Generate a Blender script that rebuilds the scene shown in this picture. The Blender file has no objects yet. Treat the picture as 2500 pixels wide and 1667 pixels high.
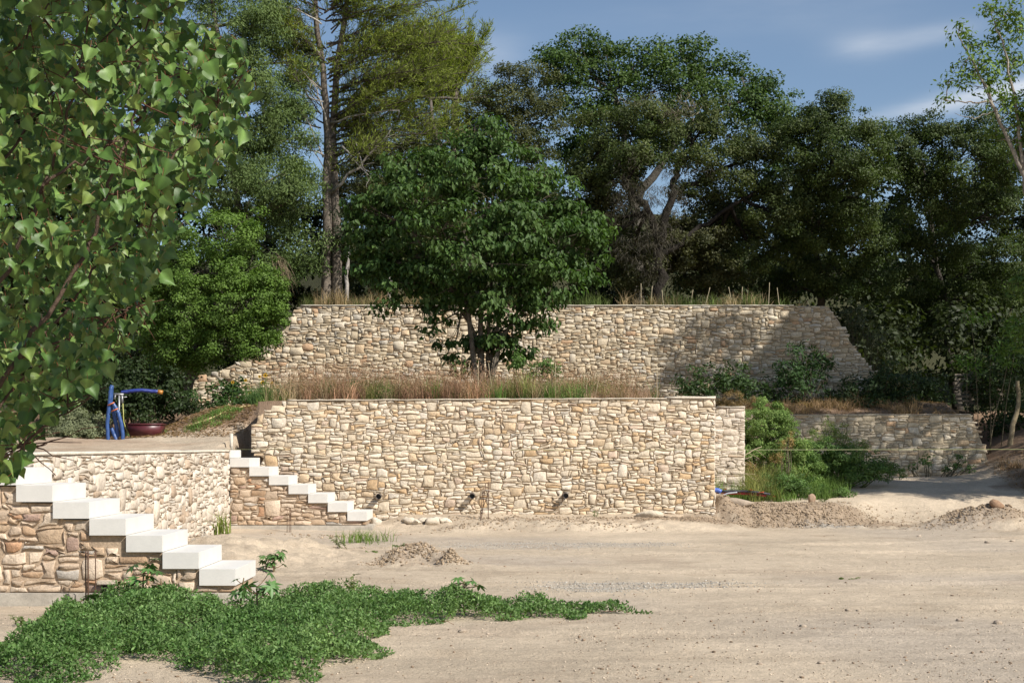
import bpy, math, random
import numpy as np
from mathutils import Vector, Matrix

# ------------------------------------------------------------------ camera, sky, sun, exposure
scene = bpy.context.scene
F, CX, CY, EYE = 3302.0, 1259.0, 1089.0, 1.53     # focal length in photo pixels, vanishing point, eye height
cd = bpy.data.cameras.new('camera'); cam = bpy.data.objects.new('camera', cd)
scene.collection.objects.link(cam); scene.camera = cam
cam.location = (0, 0, EYE); cam.rotation_euler = (math.radians(90), 0, 0)
cd.sensor_width = 36; cd.lens = F / 2500 * 36
cd.shift_x = -9 / 2500; cd.shift_y = 255.5 / 2500
cd.clip_start = .1; cd.clip_end = 3000
SUN = Vector((.60, -.47, .655)).normalized()
world = bpy.data.worlds.new('World'); scene.world = world; world.use_nodes = True
wn = world.node_tree.nodes; wl = world.node_tree.links; wn.clear()
out = wn.new('ShaderNodeOutputWorld'); bg = wn.new('ShaderNodeBackground'); bg.inputs['Strength'].default_value = .083
sky = wn.new('ShaderNodeTexSky'); sky.sky_type = 'NISHITA'; sky.sun_disc = False
sky.sun_elevation = math.asin(SUN.z); sky.sun_rotation = math.atan2(SUN.x, SUN.y)
sky.air_density = 1.0; sky.dust_density = .6; sky.ozone_density = 1.5
# thin cirrus: noise stretched along one direction, limited to two streaks and a faint veil
tc = wn.new('ShaderNodeTexCoord'); sep = wn.new('ShaderNodeSeparateXYZ'); wl.new(tc.outputs['Generated'], sep.inputs[0])
def wmath(op, a, b=None, c=None):
    n = wn.new('ShaderNodeMath'); n.operation = op
    for i, v in enumerate((a, b, c)):
        if v is None: continue
        if isinstance(v, (int, float)): n.inputs[i].default_value = v
        else: wl.new(v, n.inputs[i])
    return n.outputs[0]
ymax = wmath('MAXIMUM', sep.outputs['Y'], .05)
u = wmath('DIVIDE', sep.outputs['X'], ymax); v = wmath('DIVIDE', sep.outputs['Z'], ymax)
nz = wn.new('ShaderNodeTexNoise'); nz.inputs['Scale'].default_value = 3.0; nz.inputs['Detail'].default_value = 5; nz.inputs['Roughness'].default_value = .55
mp = wn.new('ShaderNodeMapping'); mp.inputs['Rotation'].default_value = (0, math.radians(-14), 0); mp.inputs['Scale'].default_value = (2.0, 2.0, 9.0)
wl.new(tc.outputs['Generated'], mp.inputs[0]); wl.new(mp.outputs[0], nz.inputs['Vector'])
def streak(px, py, lx, ly, ang, gain):
    u0, v0 = (px - CX) / F, (CY - py) / F; c, s = math.cos(ang), math.sin(ang)
    du = wmath('SUBTRACT', u, u0); dv = wmath('SUBTRACT', v, v0)
    a = wmath('DIVIDE', wmath('ADD', wmath('MULTIPLY', du, c), wmath('MULTIPLY', dv, s)), lx / F)
    b = wmath('DIVIDE', wmath('ADD', wmath('MULTIPLY', du, -s), wmath('MULTIPLY', dv, c)), ly / F)
    d = wmath('ADD', wmath('MULTIPLY', a, a), wmath('MULTIPLY', b, b))
    e = wmath('POWER', 2.718, wmath('MULTIPLY', d, -1.0))
    w_ = wmath('MULTIPLY', e, wmath('MULTIPLY_ADD', nz.outputs['Fac'], 2.6, -.65))
    return wmath('MULTIPLY', w_, gain)
tot = streak(2110, 118, 85, 34, .10, .42)
for args in ((2270, 88, 120, 26, .20, .34), (2330, 250, 210, 22, .19, .85), (2560, 200, 200, 20, .15, .6), (1190, 130, 90, 45, .1, .30), (2000, 40, 300, 60, .1, .10), (1800, 10, 400, 50, .1, .12), (3300, 300, 500, 60, .2, .5), (-700, 200, 500, 60, .2, .5)):
    tot = wmath('ADD', tot, streak(*args))
tot = wmath('MAXIMUM', wmath('MINIMUM', tot, 1.0), 0.0)
front = wmath('GREATER_THAN', sep.outputs['Y'], .05)
tot = wmath('MULTIPLY', tot, front)
mx = wn.new('ShaderNodeMixRGB'); wl.new(tot, mx.inputs[0]); wl.new(sky.outputs[0], mx.inputs[1]); mx.inputs[2].default_value = (6.6, 7.0, 7.6, 1)
wl.new(mx.outputs[0], bg.inputs['Color']); wl.new(bg.outputs[0], out.inputs[0])
sd = bpy.data.lights.new('sun', 'SUN'); sd.energy = 4.6; sd.angle = math.radians(.55); sd.color = (1, .955, .88)
so = bpy.data.objects.new('sun', sd); scene.collection.objects.link(so); so.location = (20, -15, 25)
so.rotation_euler = SUN.to_track_quat('Z', 'Y').to_euler()
scene.view_settings.view_transform = 'Standard'; scene.view_settings.look = 'None'
scene.view_settings.gamma = 1; scene.view_settings.use_curve_mapping = False
scene.view_settings.exposure = .50
scene.cycles.max_bounces = 6; scene.cycles.transparent_max_bounces = 8
try: scene.cycles.sample_clamp_indirect = 4
except Exception: pass

# ------------------------------------------------------------------ small tools
COL = scene.collection
R = np.random.default_rng(11)
def P(px, py, Y):                      # a photo pixel at distance Y -> x, y, z
    return np.array([(px - CX) * Y / F, Y, EYE - (py - CY) * Y / F])
def hash2(ix, iy, s=0):
    ix = np.asarray(ix).astype(np.int64); iy = np.asarray(iy).astype(np.int64)
    h = (ix * 374761393 + iy * 668265263 + s * 974634777) & 0xffffffff
    h = ((h ^ (h >> 13)) * 1274126177) & 0xffffffff
    h = ((h ^ (h >> 15)) * 2246822519) & 0xffffffff
    return ((h ^ (h >> 16)) & 0xffffff) / float(0xffffff)
def vn(x, y, s=0):
    x = np.asarray(x, float); y = np.asarray(y, float)
    ix = np.floor(x); iy = np.floor(y); fx = x - ix; fy = y - iy
    fx = fx * fx * (3 - 2 * fx); fy = fy * fy * (3 - 2 * fy)
    a = hash2(ix, iy, s); b = hash2(ix + 1, iy, s); c = hash2(ix, iy + 1, s); d = hash2(ix + 1, iy + 1, s)
    return (a * (1 - fx) + b * fx) * (1 - fy) + (c * (1 - fx) + d * fx) * fy - .5
def fbm(x, y, s=0, o=4):
    t = 0; a = 1.0
    for i in range(o):
        t = t + a * vn(x * 2 ** i + 17.3 * i, y * 2 ** i - 9.1 * i, s + i); a *= .5
    return t
def ss(a, b, x):
    t = np.clip((np.asarray(x, float) - a) / (b - a), 0, 1); return t * t * (3 - 2 * t)
def box1(x, a, b, w):                  # soft window
    return ss(a - w, a + w, x) * (1 - ss(b - w, b + w, x))
def nrm(v): return v / np.maximum(np.linalg.norm(v, axis=-1, keepdims=True), 1e-9)

def link(name, me, parent=None, mat=None):
    o = bpy.data.objects.new(name, me); COL.objects.link(o)
    if parent is not None: o.parent = parent
    if me is not None and mat is not None:
        for m in (mat if isinstance(mat, (list, tuple)) else [mat]): me.materials.append(m)
    return o
def tag(o, label=None, cat=None, group=None, kind=None):
    if label: o['label'] = label
    if cat: o['category'] = cat
    if group: o['group'] = group
    if kind: o['kind'] = kind
    return o
def thing(name, label, cat, loc=(0, 0, 0), group=None):
    o = bpy.data.objects.new(name, None); COL.objects.link(o); o.location = [float(c) for c in loc]; o.empty_display_size = .2
    return tag(o, label, cat, group)
def npmesh(name, V, Fc, tint=None, smooth=False, mi=None):
    """V (n,3), Fc (m,k) uniform faces or a list of such arrays, tint (n,3)"""
    if not isinstance(Fc, (list, tuple)): Fc = [Fc]
    me = bpy.data.meshes.new(name); V = np.asarray(V, np.float32)
    me.vertices.add(len(V)); me.vertices.foreach_set('co', V.ravel())
    nl = sum(f.size for f in Fc); nf = sum(len(f) for f in Fc)
    me.loops.add(nl); me.loops.foreach_set('vertex_index', np.concatenate([np.asarray(f, np.int32).ravel() for f in Fc]))
    me.polygons.add(nf)
    tot = np.concatenate([np.full(len(f), f.shape[1], np.int32) for f in Fc])
    st = np.concatenate([[0], np.cumsum(tot)[:-1]]).astype(np.int32)
    me.polygons.foreach_set('loop_start', st)
    if smooth: me.polygons.foreach_set('use_smooth', np.ones(nf, bool))
    if mi is not None: me.polygons.foreach_set('material_index', np.asarray(mi, np.int32))
    me.update(calc_edges=True)
    if tint is not None:
        ca = me.color_attributes.new('tint', 'FLOAT_COLOR', 'POINT')
        t = np.ones((len(V), 4), np.float32); t[:, :3] = tint; ca.data.foreach_set('color', t.ravel())
    return me
class Acc:                              # collects uniform pieces of one mesh
    def __init__(s): s.V = []; s.F = {}; s.T = []; s.n = 0
    def add(s, V, Fc, tint=(1, 1, 1)):
        V = np.asarray(V, float); t = np.broadcast_to(np.asarray(tint, float), (len(V), 3))
        for f in (Fc if isinstance(Fc, (list, tuple)) else [Fc]):
            f = np.asarray(f)
            if len(f): s.F.setdefault(f.shape[1], []).append(f + s.n)
        s.V.append(V); s.T.append(t); s.n += len(V); return s
    def mesh(s, name, smooth=False):
        return npmesh(name, np.concatenate(s.V), [np.concatenate(f) for f in s.F.values()], np.concatenate(s.T), smooth)

def tube(pts, rad, sides=7, jit=0, cap=True):
    pts = np.asarray(pts, float); n = len(pts); rad = np.broadcast_to(np.asarray(rad, float), (n,))
    d = nrm(np.gradient(pts, axis=0)); up = np.array([0, 0, 1.]) if abs(d[0][2]) < .9 else np.array([1., 0, 0])
    V = []; a = np.arange(sides) / sides * 2 * np.pi
    u_ = nrm(np.cross(up, d[0]))
    for i in range(n):
        u_ = nrm(u_ - d[i] * np.dot(u_, d[i])); w_ = np.cross(d[i], u_)
        r = rad[i] * (1 + (jit * (R.random(sides) - .5) if jit else 0))
        V.append(pts[i] + np.outer(np.cos(a) * r, u_) + np.outer(np.sin(a) * r, w_))
    V = np.concatenate(V); q = []
    i0 = np.arange(sides); i1 = (i0 + 1) % sides
    for k in range(n - 1): q.append(np.stack([k * sides + i0, k * sides + i1, (k + 1) * sides + i1, (k + 1) * sides + i0], 1))
    Fc = [np.concatenate(q)]
    if cap:
        V = np.concatenate([V, pts[:1], pts[-1:]]); m = n * sides
        Fc.append(np.concatenate([np.stack([i1, i0, np.full(sides, m)], 1), np.stack([(n - 1) * sides + i0, (n - 1) * sides + i1, np.full(sides, m + 1)], 1)]))
    return V, Fc
def bend(a, b, n=6, amp=.1, sag=0, rng=None):
    rng = rng or R; a = np.asarray(a, float); b = np.asarray(b, float); t = np.linspace(0, 1, n)[:, None]
    L = np.linalg.norm(b - a); p = a + (b - a) * t
    w = np.cumsum(rng.normal(size=(n, 3)), axis=0) * amp * L / n; w -= w[0]; w -= t * w[-1]
    p = p + w; p[:, 2] += sag * L * (4 * t[:, 0] * (1 - t[:, 0])); return p
def boxm(x0, x1, y0, y1, z0, z1):
    V = np.array([[x, y, z] for z in (z0, z1) for y in (y0, y1) for x in (x0, x1)], float)
    return V, np.array([[0, 2, 3, 1], [4, 5, 7, 6], [0, 1, 5, 4], [2, 6, 7, 3], [0, 4, 6, 2], [1, 3, 7, 5]])

# ------------------------------------------------------------------ materials
def mat(name, col=None, rough=.85, spec=.25, tint=True, transl=0, noise=None, bump=None, metal=0):
    """noise: [(scale, amount)], bump: [(scale, strength, distance)]; tint multiplies the colour attribute"""
    m = bpy.data.materials.new(name); m.use_nodes = True; nt = m.node_tree; N = nt.nodes; Lk = nt.links
    b = N['Principled BSDF']; o = N['Material Output']
    b.inputs['Roughness'].default_value = rough; b.inputs['Specular IOR Level'].default_value = spec; b.inputs['Metallic'].default_value = metal
    col = col or (1, 1, 1)
    if tint:
        a = N.new('ShaderNodeAttribute'); a.attribute_name = 'tint'
        mu = N.new('ShaderNodeMixRGB'); mu.blend_type = 'MULTIPLY'; mu.inputs[0].default_value = 1
        Lk.new(a.outputs['Color'], mu.inputs[1]); mu.inputs[2].default_value = (*col, 1); c = mu.outputs[0]
    else:
        rgb = N.new('ShaderNodeRGB'); rgb.outputs[0].default_value = (*col, 1); c = rgb.outputs[0]
    geo = N.new('ShaderNodeNewGeometry')
    for sc, am in (noise or []):
        n = N.new('ShaderNodeTexNoise'); n.inputs['Scale'].default_value = sc; n.inputs['Detail'].default_value = 4; n.inputs['Roughness'].default_value = .6
        Lk.new(geo.outputs['Position'], n.inputs['Vector'])
        mr = N.new('ShaderNodeMapRange'); mr.inputs[1].default_value = .3; mr.inputs[2].default_value = .7
        mr.inputs[3].default_value = 1 - am; mr.inputs[4].default_value = 1 + am; Lk.new(n.outputs['Fac'], mr.inputs[0])
        k = N.new('ShaderNodeMixRGB'); k.blend_type = 'MULTIPLY'; k.inputs[0].default_value = 1
        Lk.new(c, k.inputs[1]); Lk.new(mr.outputs[0], k.inputs[2]); c = k.outputs[0]
    Lk.new(c, b.inputs['Base Color']); prev = None
    for sc, st, di in (bump or []):
        n = N.new('ShaderNodeTexNoise'); n.inputs['Scale'].default_value = sc; n.inputs['Detail'].default_value = 5; n.inputs['Roughness'].default_value = .65
        Lk.new(geo.outputs['Position'], n.inputs['Vector'])
        bp = N.new('ShaderNodeBump'); bp.inputs['Strength'].default_value = st; bp.inputs['Distance'].default_value = di
        Lk.new(n.outputs['Fac'], bp.inputs['Height'])
        if prev is not None: Lk.new(prev, bp.inputs['Normal'])
        prev = bp.outputs[0]
    if prev is not None: Lk.new(prev, b.inputs['Normal'])
    if transl:
        t = N.new('ShaderNodeBsdfTranslucent'); g = N.new('ShaderNodeMixRGB'); g.blend_type = 'MULTIPLY'; g.inputs[0].default_value = 1
        Lk.new(c, g.inputs[1]); g.inputs[2].default_value = (1.5, 1.7, .7, 1); Lk.new(g.outputs[0], t.inputs[0])
        ms = N.new('ShaderNodeMixShader'); ms.inputs[0].default_value = transl
        Lk.new(b.outputs[0], ms.inputs[1]); Lk.new(t.outputs[0], ms.inputs[2]); Lk.new(ms.outputs[0], o.inputs[0])
    return m
M = dict(
    leaf=mat('leaf', rough=.55, spec=.22, transl=.28), glossy=mat('glossy_leaf', rough=.48, spec=.34, transl=.10, noise=[(25, .12)]),
    matte=mat('matte_leaf', rough=.7, spec=.15, transl=.25), straw=mat('straw', rough=.8, spec=.15, transl=.2),
    bark=mat('bark', rough=.9, spec=.1, noise=[(3, .25), (14, .35)], bump=[(22, .9, .03)]),
    stone=mat('stone', rough=.88, spec=.15, noise=[(5, .10), (28, .16), (110, .12)], bump=[(18, .9, .02), (70, .7, .006)]),
    mortar=mat('mortar', rough=.95, spec=.08, noise=[(4, .12), (40, .2)], bump=[(50, .8, .01)]),
    block=mat('white_limestone', (.61, .585, .54), rough=.75, spec=.2, tint=False, noise=[(2.5, .05), (9, .03), (60, .03)], bump=[(60, .3, .003), (150, .25, .002)]),
    concrete=mat('concrete', (.40, .36, .30), rough=.92, spec=.15, tint=False, noise=[(2, .16), (12, .14), (60, .1)], bump=[(30, .5, .01)]),
    clod=mat('clod', rough=.97, spec=.05, noise=[(30, .2)], bump=[(60, .6, .01)]),
    rust=mat('rusty_steel', (.10, .055, .035), rough=.8, tint=False, noise=[(60, .4)]),
    plastic=mat('plastic', rough=.4, spec=.5, noise=[(15, .12)]), metal=mat('dull_metal', (.3, .3, .3), rough=.5, tint=False, metal=.7, noise=[(40, .3)]),
    wood=mat('weathered_wood', (.20, .17, .13), rough=.9, tint=False, noise=[(8, .3), (50, .25)]),
    petiole=mat('petiole', (.17, .06, .03), rough=.6, tint=False))

# ------------------------------------------------------------------ terrain
XL, XR = -5.14, 3.83                    # side wall plane, right end of the main wall
def mound(x, y, cx, cy, rx, ry, h): return h * np.exp(-((x - cx) / rx) ** 2 - ((y - cy) / ry) ** 2)
def G(x, y):
    x = np.asarray(x, float); y = np.asarray(y, float)
    lo = .03 * fbm(x * .35, y * .35, 3, 3)
    lo = lo + .23 * ss(24.2, 26.0, y + .25 * fbm(x * 1.3, y * 1.3, 5)) * box1(x, -2.4, 4.2, .35)
    lo = lo + .10 * ss(23.6, 24.9, y) * box1(x, -9, -2.5, .3)
    rt = ss(3.7, 4.1, x)
    by = 25.6 + .5 * fbm(x * .8, y * .1, 7) + .9 * ss(6.0, 8.0, x)
    lo = lo + rt * (.40 * ss(by, by + 1.0 + 1.2 * ss(6, 8, x), y) + .40 * ss(27.2, 32.5, y))
    lo = lo + rt * ss(10.2, 13.5, x) * 1.5 * ss(28, 36, y)
    lo = lo + mound(x, y, -1.30, 17.6, .42, .30, .26) + mound(x, y, -.93, 17.3, .25, .25, .10) + mound(x, y, -.80, 17.1, .13, .15, .14) + mound(x, y, -.52, 17.0, .5, .3, .05)
    lo = lo + mound(x, y, .0, 24.6, .8, .4, .17) + mound(x, y, 1.3, 24.4, .9, .35, .12) + mound(x, y, -.9, 24.2, .5, .35, .10) + mound(x, y, 2.6, 24.8, .8, .4, .08)
    lo = lo + mound(x, y, 8.9, 24.9, .7, .6, .38) + mound(x, y, 8.2, 25.2, .6, .5, .22) + mound(x, y, 10.4, 25.6, .9, .7, .4)
    lo = lo + mound(x, y, -3.9, 17.6, .8, 1.3, .35) + mound(x, y, -3.0, 18.8, .5, .9, .16) + mound(x, y, -4.6, 20.5, .6, 2, .16)
    lo = lo - mound(x, y, -2.75, 20.9, .7, .35, .10) - mound(x, y, -3.3, 23.2, .8, .25, .08)
    lo = lo - mound(x, y, 4.0, 25.8, .22, .30, .22)
    dis = mound(x, y, -3.6, 18.5, 1.5, 2.5, 1) + mound(x, y, 5.4, 26.0, 1.9, .7, 1) + mound(x, y, 8.8, 25.2, 1.6, 1, 1) + mound(x, y, .6, 24.7, 2.6, .7, .8) + mound(x, y, -1.15, 17.4, .6, .5, 1)
    lo = lo + (.10 * fbm(x * 4, y * 5, 21, 3) + .075 * fbm(x * 12, y * 12, 22, 2)) * np.clip(dis, 0, 1) + .010 * fbm(x * 3.2, y * 5, 31, 3)
    rr_ = np.sqrt((x - 1.5) ** 2 + (y - 36) ** 2) + .25 * vn(x * .4, y * .4, 91); rut = 0
    for R0, dpt in ((15.2, .022), (16.9, .02), (19.6, .018), (21.2, .022), (23.4, .016), (25.0, .016), (26.2, .012)):
        e = rr_ - R0; rut = rut - dpt * np.exp(-(e / .13) ** 2) + dpt * .6 * np.exp(-((np.abs(e) - .24) / .07) ** 2)
    yard_ = (y > 6) & (y < 24) & ~((x < -2.5) & (y > 12.5))
    lo = lo + np.where(yard_, rut * (.5 + .9 * (vn(x * .6, y * .6, 92) + .5)) + .012 * fbm(x * 2.2, y * 2.2, 93, 3) + .022 * np.clip(vn(x * 1.7, y * 1.7, 94) - .22, 0, 1), 0)
    # left terrace and its bank
    r = .06 * fbm(x * .9, y * .9, 41, 4) + .02 * fbm(x * 4, y * 4, 43, 3)
    lt = 1.43 + .24 * ss(24.3, 26.6, y) + (.70 * ss(26.2, 28.6, y)) * ss(-8.2, -6.0, x) + .35 * ss(29, 33, y) * (1 - ss(-8.2, -6.0, x)) + r
    lt = lt - .75 * box1(x, -5.42, -4.6, .07) * box1(y, 25.25, 27.4, .12)
    # middle terrace, hill
    mt = 2.40 + r * .8
    mt = mt - .12 * ss(3.7, 4.1, x) + ss(3.5, 5, x) * .42 * ss(33.6, 35.5, y)
    hx = ss(-6.9 - .35 * np.clip(y - 38, 0, 20), -5.9, x + .15 * fbm(y * .5, x * .3, 51)) * (1 - ss(8.1, 9.1 + .35 * np.clip(y - 38, 0, 20), x + .1 * fbm(x * .2, y * .6, 52)))
    hl = 2.5 + 2.84 * hx + r + .03 * np.clip(y - 38, 0, 60) + 11 * ss(52, 92, y)
    g = lo
    left = (x < -5.28) & (y > 13.15)
    cav = (x >= -5.28) & (x < -5.02) & (y > 25.4)
    g = np.where(left | cav, lt, g)
    mid = ((x >= -5.02) & (x < XR - .15) & (y > 26.2)) | ((x >= XR - .15) & (x < 4.6) & (y > 28.2)) | ((x >= 4.6) & (x < 11.2) & (y > 33.2))
    g = np.where(mid, mt, g)
    g = np.where((x < -5.02) & (y > 28.6), np.maximum(lt, 0) * (1 - ss(28.6, 31, y)) + mt * ss(28.6, 31, y) - .5 * ss(-7.5, -9.5, x) * ss(28.6, 31, y), g)
    g = np.where(y > 37.2, hl, g)
    g = np.where((x > 11.2) & (y > 33.2) & (y <= 37.2), lo, g)
    return g
def seg(a, b, st): return np.arange(a, b, st)
gx = np.concatenate([[-900, -400, -200, -100, -60, -40], seg(-30, -12, 1.0), seg(-12, -7, .2), seg(-7, 6, .05), seg(6, 12, .07), seg(12, 16, .3), seg(16, 30, 1.5), [30, 40, 60, 100, 200, 400, 900]])
gy = np.concatenate([[-300, -100, -40, -15], seg(-5, 7, .7), seg(7, 29, .05), seg(29, 38.5, .1), seg(38.5, 50, .5), seg(50, 80, 3), [80, 110, 160, 260, 500, 1200]])
XX, YY = np.meshgrid(gx, gy); ZZ = G(XX, YY)
ZZ = np.where(YY > 200, ZZ * 0 + 15.0, ZZ)
nxg, nyg = len(gx), len(gy)
def ground_tint(x, y, z):
    n1 = 1.3 * fbm(x * .5, y * .9, 61); n2 = fbm(x * 1.5, y * 2.4, 62); n3 = fbm(x * 7, y * 7, 63)
    base = np.array([.51, .415, .305]); c = base * (1 + .16 * n1 + .14 * n2 + .06 * n3)[..., None]
    def over(c, m, col, a=1): m = np.clip(m, 0, 1)[..., None] * a; return c * (1 - m) + np.array(col) * (1 + .2 * n3)[..., None] * m
    c = over(c, mound(x, y, -2.2, 20, 2.4, 4, 1.0), (.50, .40, .29), .5)
    g1 = mound(x, y, .1, 20.9, 1.6, .9, 1.6) + mound(x, y, 1.7, 21.0, 1.1, .5, 1.0) + .5 * n3 - .3
    g2 = mound(x, y, .85, 14.8, .75, .5, 1.7) + mound(x, y, 1.9, 14.9, .8, .4, .9) + .8 * n3 - .35
    c = over(c, ss(.25, .8, g1), (.40, .35, .29), .6); c = over(c, ss(.3, .9, g2), (.40, .35, .29), .6)
    dk = mound(x, y, 5.6, 26.2, 2.0, .65, 1.1) + mound(x, y, 9.0, 25.3, 1.5, .9, 1.0) + mound(x, y, 3.0, 25.3, 1.4, .35, .8) + mound(x, y, .3, 24.9, 1.2, .4, .5) + mound(x, y, -1.15, 17.4, .55, .4, .6) + .5 * n3
    c = over(c, ss(.10, .6, dk), (.285, .21, .145), .8)
    c = over(c, mound(x, y, 6.0, 25.6, .55, .3, 1.2), (.40, .37, .32), .7)
    rr_ = np.sqrt((x - 1.5) ** 2 + (y - 36) ** 2) + .25 * vn(x * .4, y * .4, 91); rt_ = sum(np.exp(-((rr_ - R0) / .16) ** 2) for R0 in (15.2, 16.9, 19.6, 21.2, 23.4, 25.0, 26.2))
    c = over(c, rt_ * (vn(x * .7, y * .7, 95) + .55) * (y < 24), (.375, .295, .21), .55)
    c = over(c, ss(.12, .45, vn(x * .28 + 3, y * .45, 96)) * (y < 25), (.42, .355, .285), .6)
    c = over(c, ss(.30, .42, vn(x * 2.3, y * 2.3, 97)) * (y < 25), (.33, .25, .17), .28)
    st = ss(.22, .5, fbm(x * .5 + 5, y * .8, 66)) * (y < 24); c = over(c, st, (.36, .28, .205), .45)
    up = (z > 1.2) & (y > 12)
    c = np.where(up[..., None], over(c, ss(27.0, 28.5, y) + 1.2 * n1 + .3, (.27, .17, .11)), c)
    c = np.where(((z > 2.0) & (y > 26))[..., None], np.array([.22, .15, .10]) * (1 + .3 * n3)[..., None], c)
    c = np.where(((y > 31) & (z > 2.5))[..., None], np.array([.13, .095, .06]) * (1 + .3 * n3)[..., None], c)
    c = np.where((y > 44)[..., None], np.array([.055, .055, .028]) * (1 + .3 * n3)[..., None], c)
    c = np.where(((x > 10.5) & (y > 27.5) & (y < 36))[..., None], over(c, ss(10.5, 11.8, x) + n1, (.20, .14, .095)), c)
    return c
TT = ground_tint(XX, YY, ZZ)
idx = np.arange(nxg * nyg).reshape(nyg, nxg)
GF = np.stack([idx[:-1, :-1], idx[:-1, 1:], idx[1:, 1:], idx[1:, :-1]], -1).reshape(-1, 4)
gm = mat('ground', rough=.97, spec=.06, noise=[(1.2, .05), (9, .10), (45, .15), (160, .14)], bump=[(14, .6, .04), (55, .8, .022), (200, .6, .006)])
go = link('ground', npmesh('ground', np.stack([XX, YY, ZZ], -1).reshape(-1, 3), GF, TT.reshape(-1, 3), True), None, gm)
tag(go, kind='structure')

# ------------------------------------------------------------------ rubble stone walls
def inpoly(x, y, poly):
    c = np.zeros(np.shape(x), bool); n = len(poly); x = np.asarray(x); y = np.asarray(y)
    for i in range(n):
        x0, y0 = poly[i]; x1, y1 = poly[(i + 1) % n]
        if y0 == y1: continue
        c ^= ((y0 > y) != (y1 > y)) & (x < (x1 - x0) * (y - y0) / (y1 - y0) + x0)
    return c
def inset_poly(poly, d):
    c = np.mean(np.array(poly), axis=0); return [tuple(np.array(p) + (c - np.array(p)) / max(np.linalg.norm(c - np.array(p)), 1e-6) * d) for p in poly]
def pack(W, H, cw, ch, rng, big, med, mid_h=(1, 3)):
    nx, ny = int(W / cw + .5), int(H / ch + .5); occ = np.zeros((ny, nx), bool); out = []
    def put(i, j, w, h):
        if i < 0 or j < 0 or i + w > nx or j + h > ny or occ[j:j + h, i:i + w].any(): return False
        occ[j:j + h, i:i + w] = True; out.append((i, j, w, h)); return True
    for _ in range(int(W * H * big)): put(rng.randrange(nx), rng.randrange(ny), rng.randint(4, 7), rng.randint(5, 8))
    for _ in range(int(W * H * med)): put(rng.randrange(nx), rng.randrange(ny), rng.randint(3, 6), rng.randint(3, 5))
    for j in range(ny):
        i = 0
        while i < nx:
            if occ[j, i]: i += 1; continue
            run = 1
            while i + run < nx and not occ[j, i + run]: run += 1
            w = min(run, rng.randint(3, 7))
            if run - w == 1: w = run if run < 8 else w - 1
            hm = 1
            while hm < 4 and j + hm < ny and not occ[j + hm, i:i + w].any(): hm += 1
            h = min(hm, rng.choice(mid_h) if w > 1 else 4)
            put(i, j, w, h); i += w
    return out, nx, ny
STONE_COLS = dict(
    main=[((.63, .53, .40), 30), ((.59, .485, .35), 24), ((.67, .58, .46), 20), ((.58, .44, .29), 12), ((.55, .385, .225), 7), ((.57, .44, .33), 5), ((.56, .49, .40), 3)],
    upper=[((.56, .47, .34), 32), ((.52, .43, .30), 24), ((.60, .52, .40), 18), ((.51, .385, .25), 11), ((.49, .33, .205), 4), ((.49, .44, .36), 7)],
    pale=[((.58, .50, .405), 40), ((.55, .465, .37), 30), ((.62, .55, .46), 20), ((.45, .345, .25), 10)],
    warm=[((.50, .385, .28), 30), ((.46, .335, .225), 22), ((.56, .45, .34), 20), ((.42, .285, .18), 10), ((.46, .275, .165), 6), ((.39, .27, .21), 5), ((.45, .40, .34), 6)])
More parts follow.
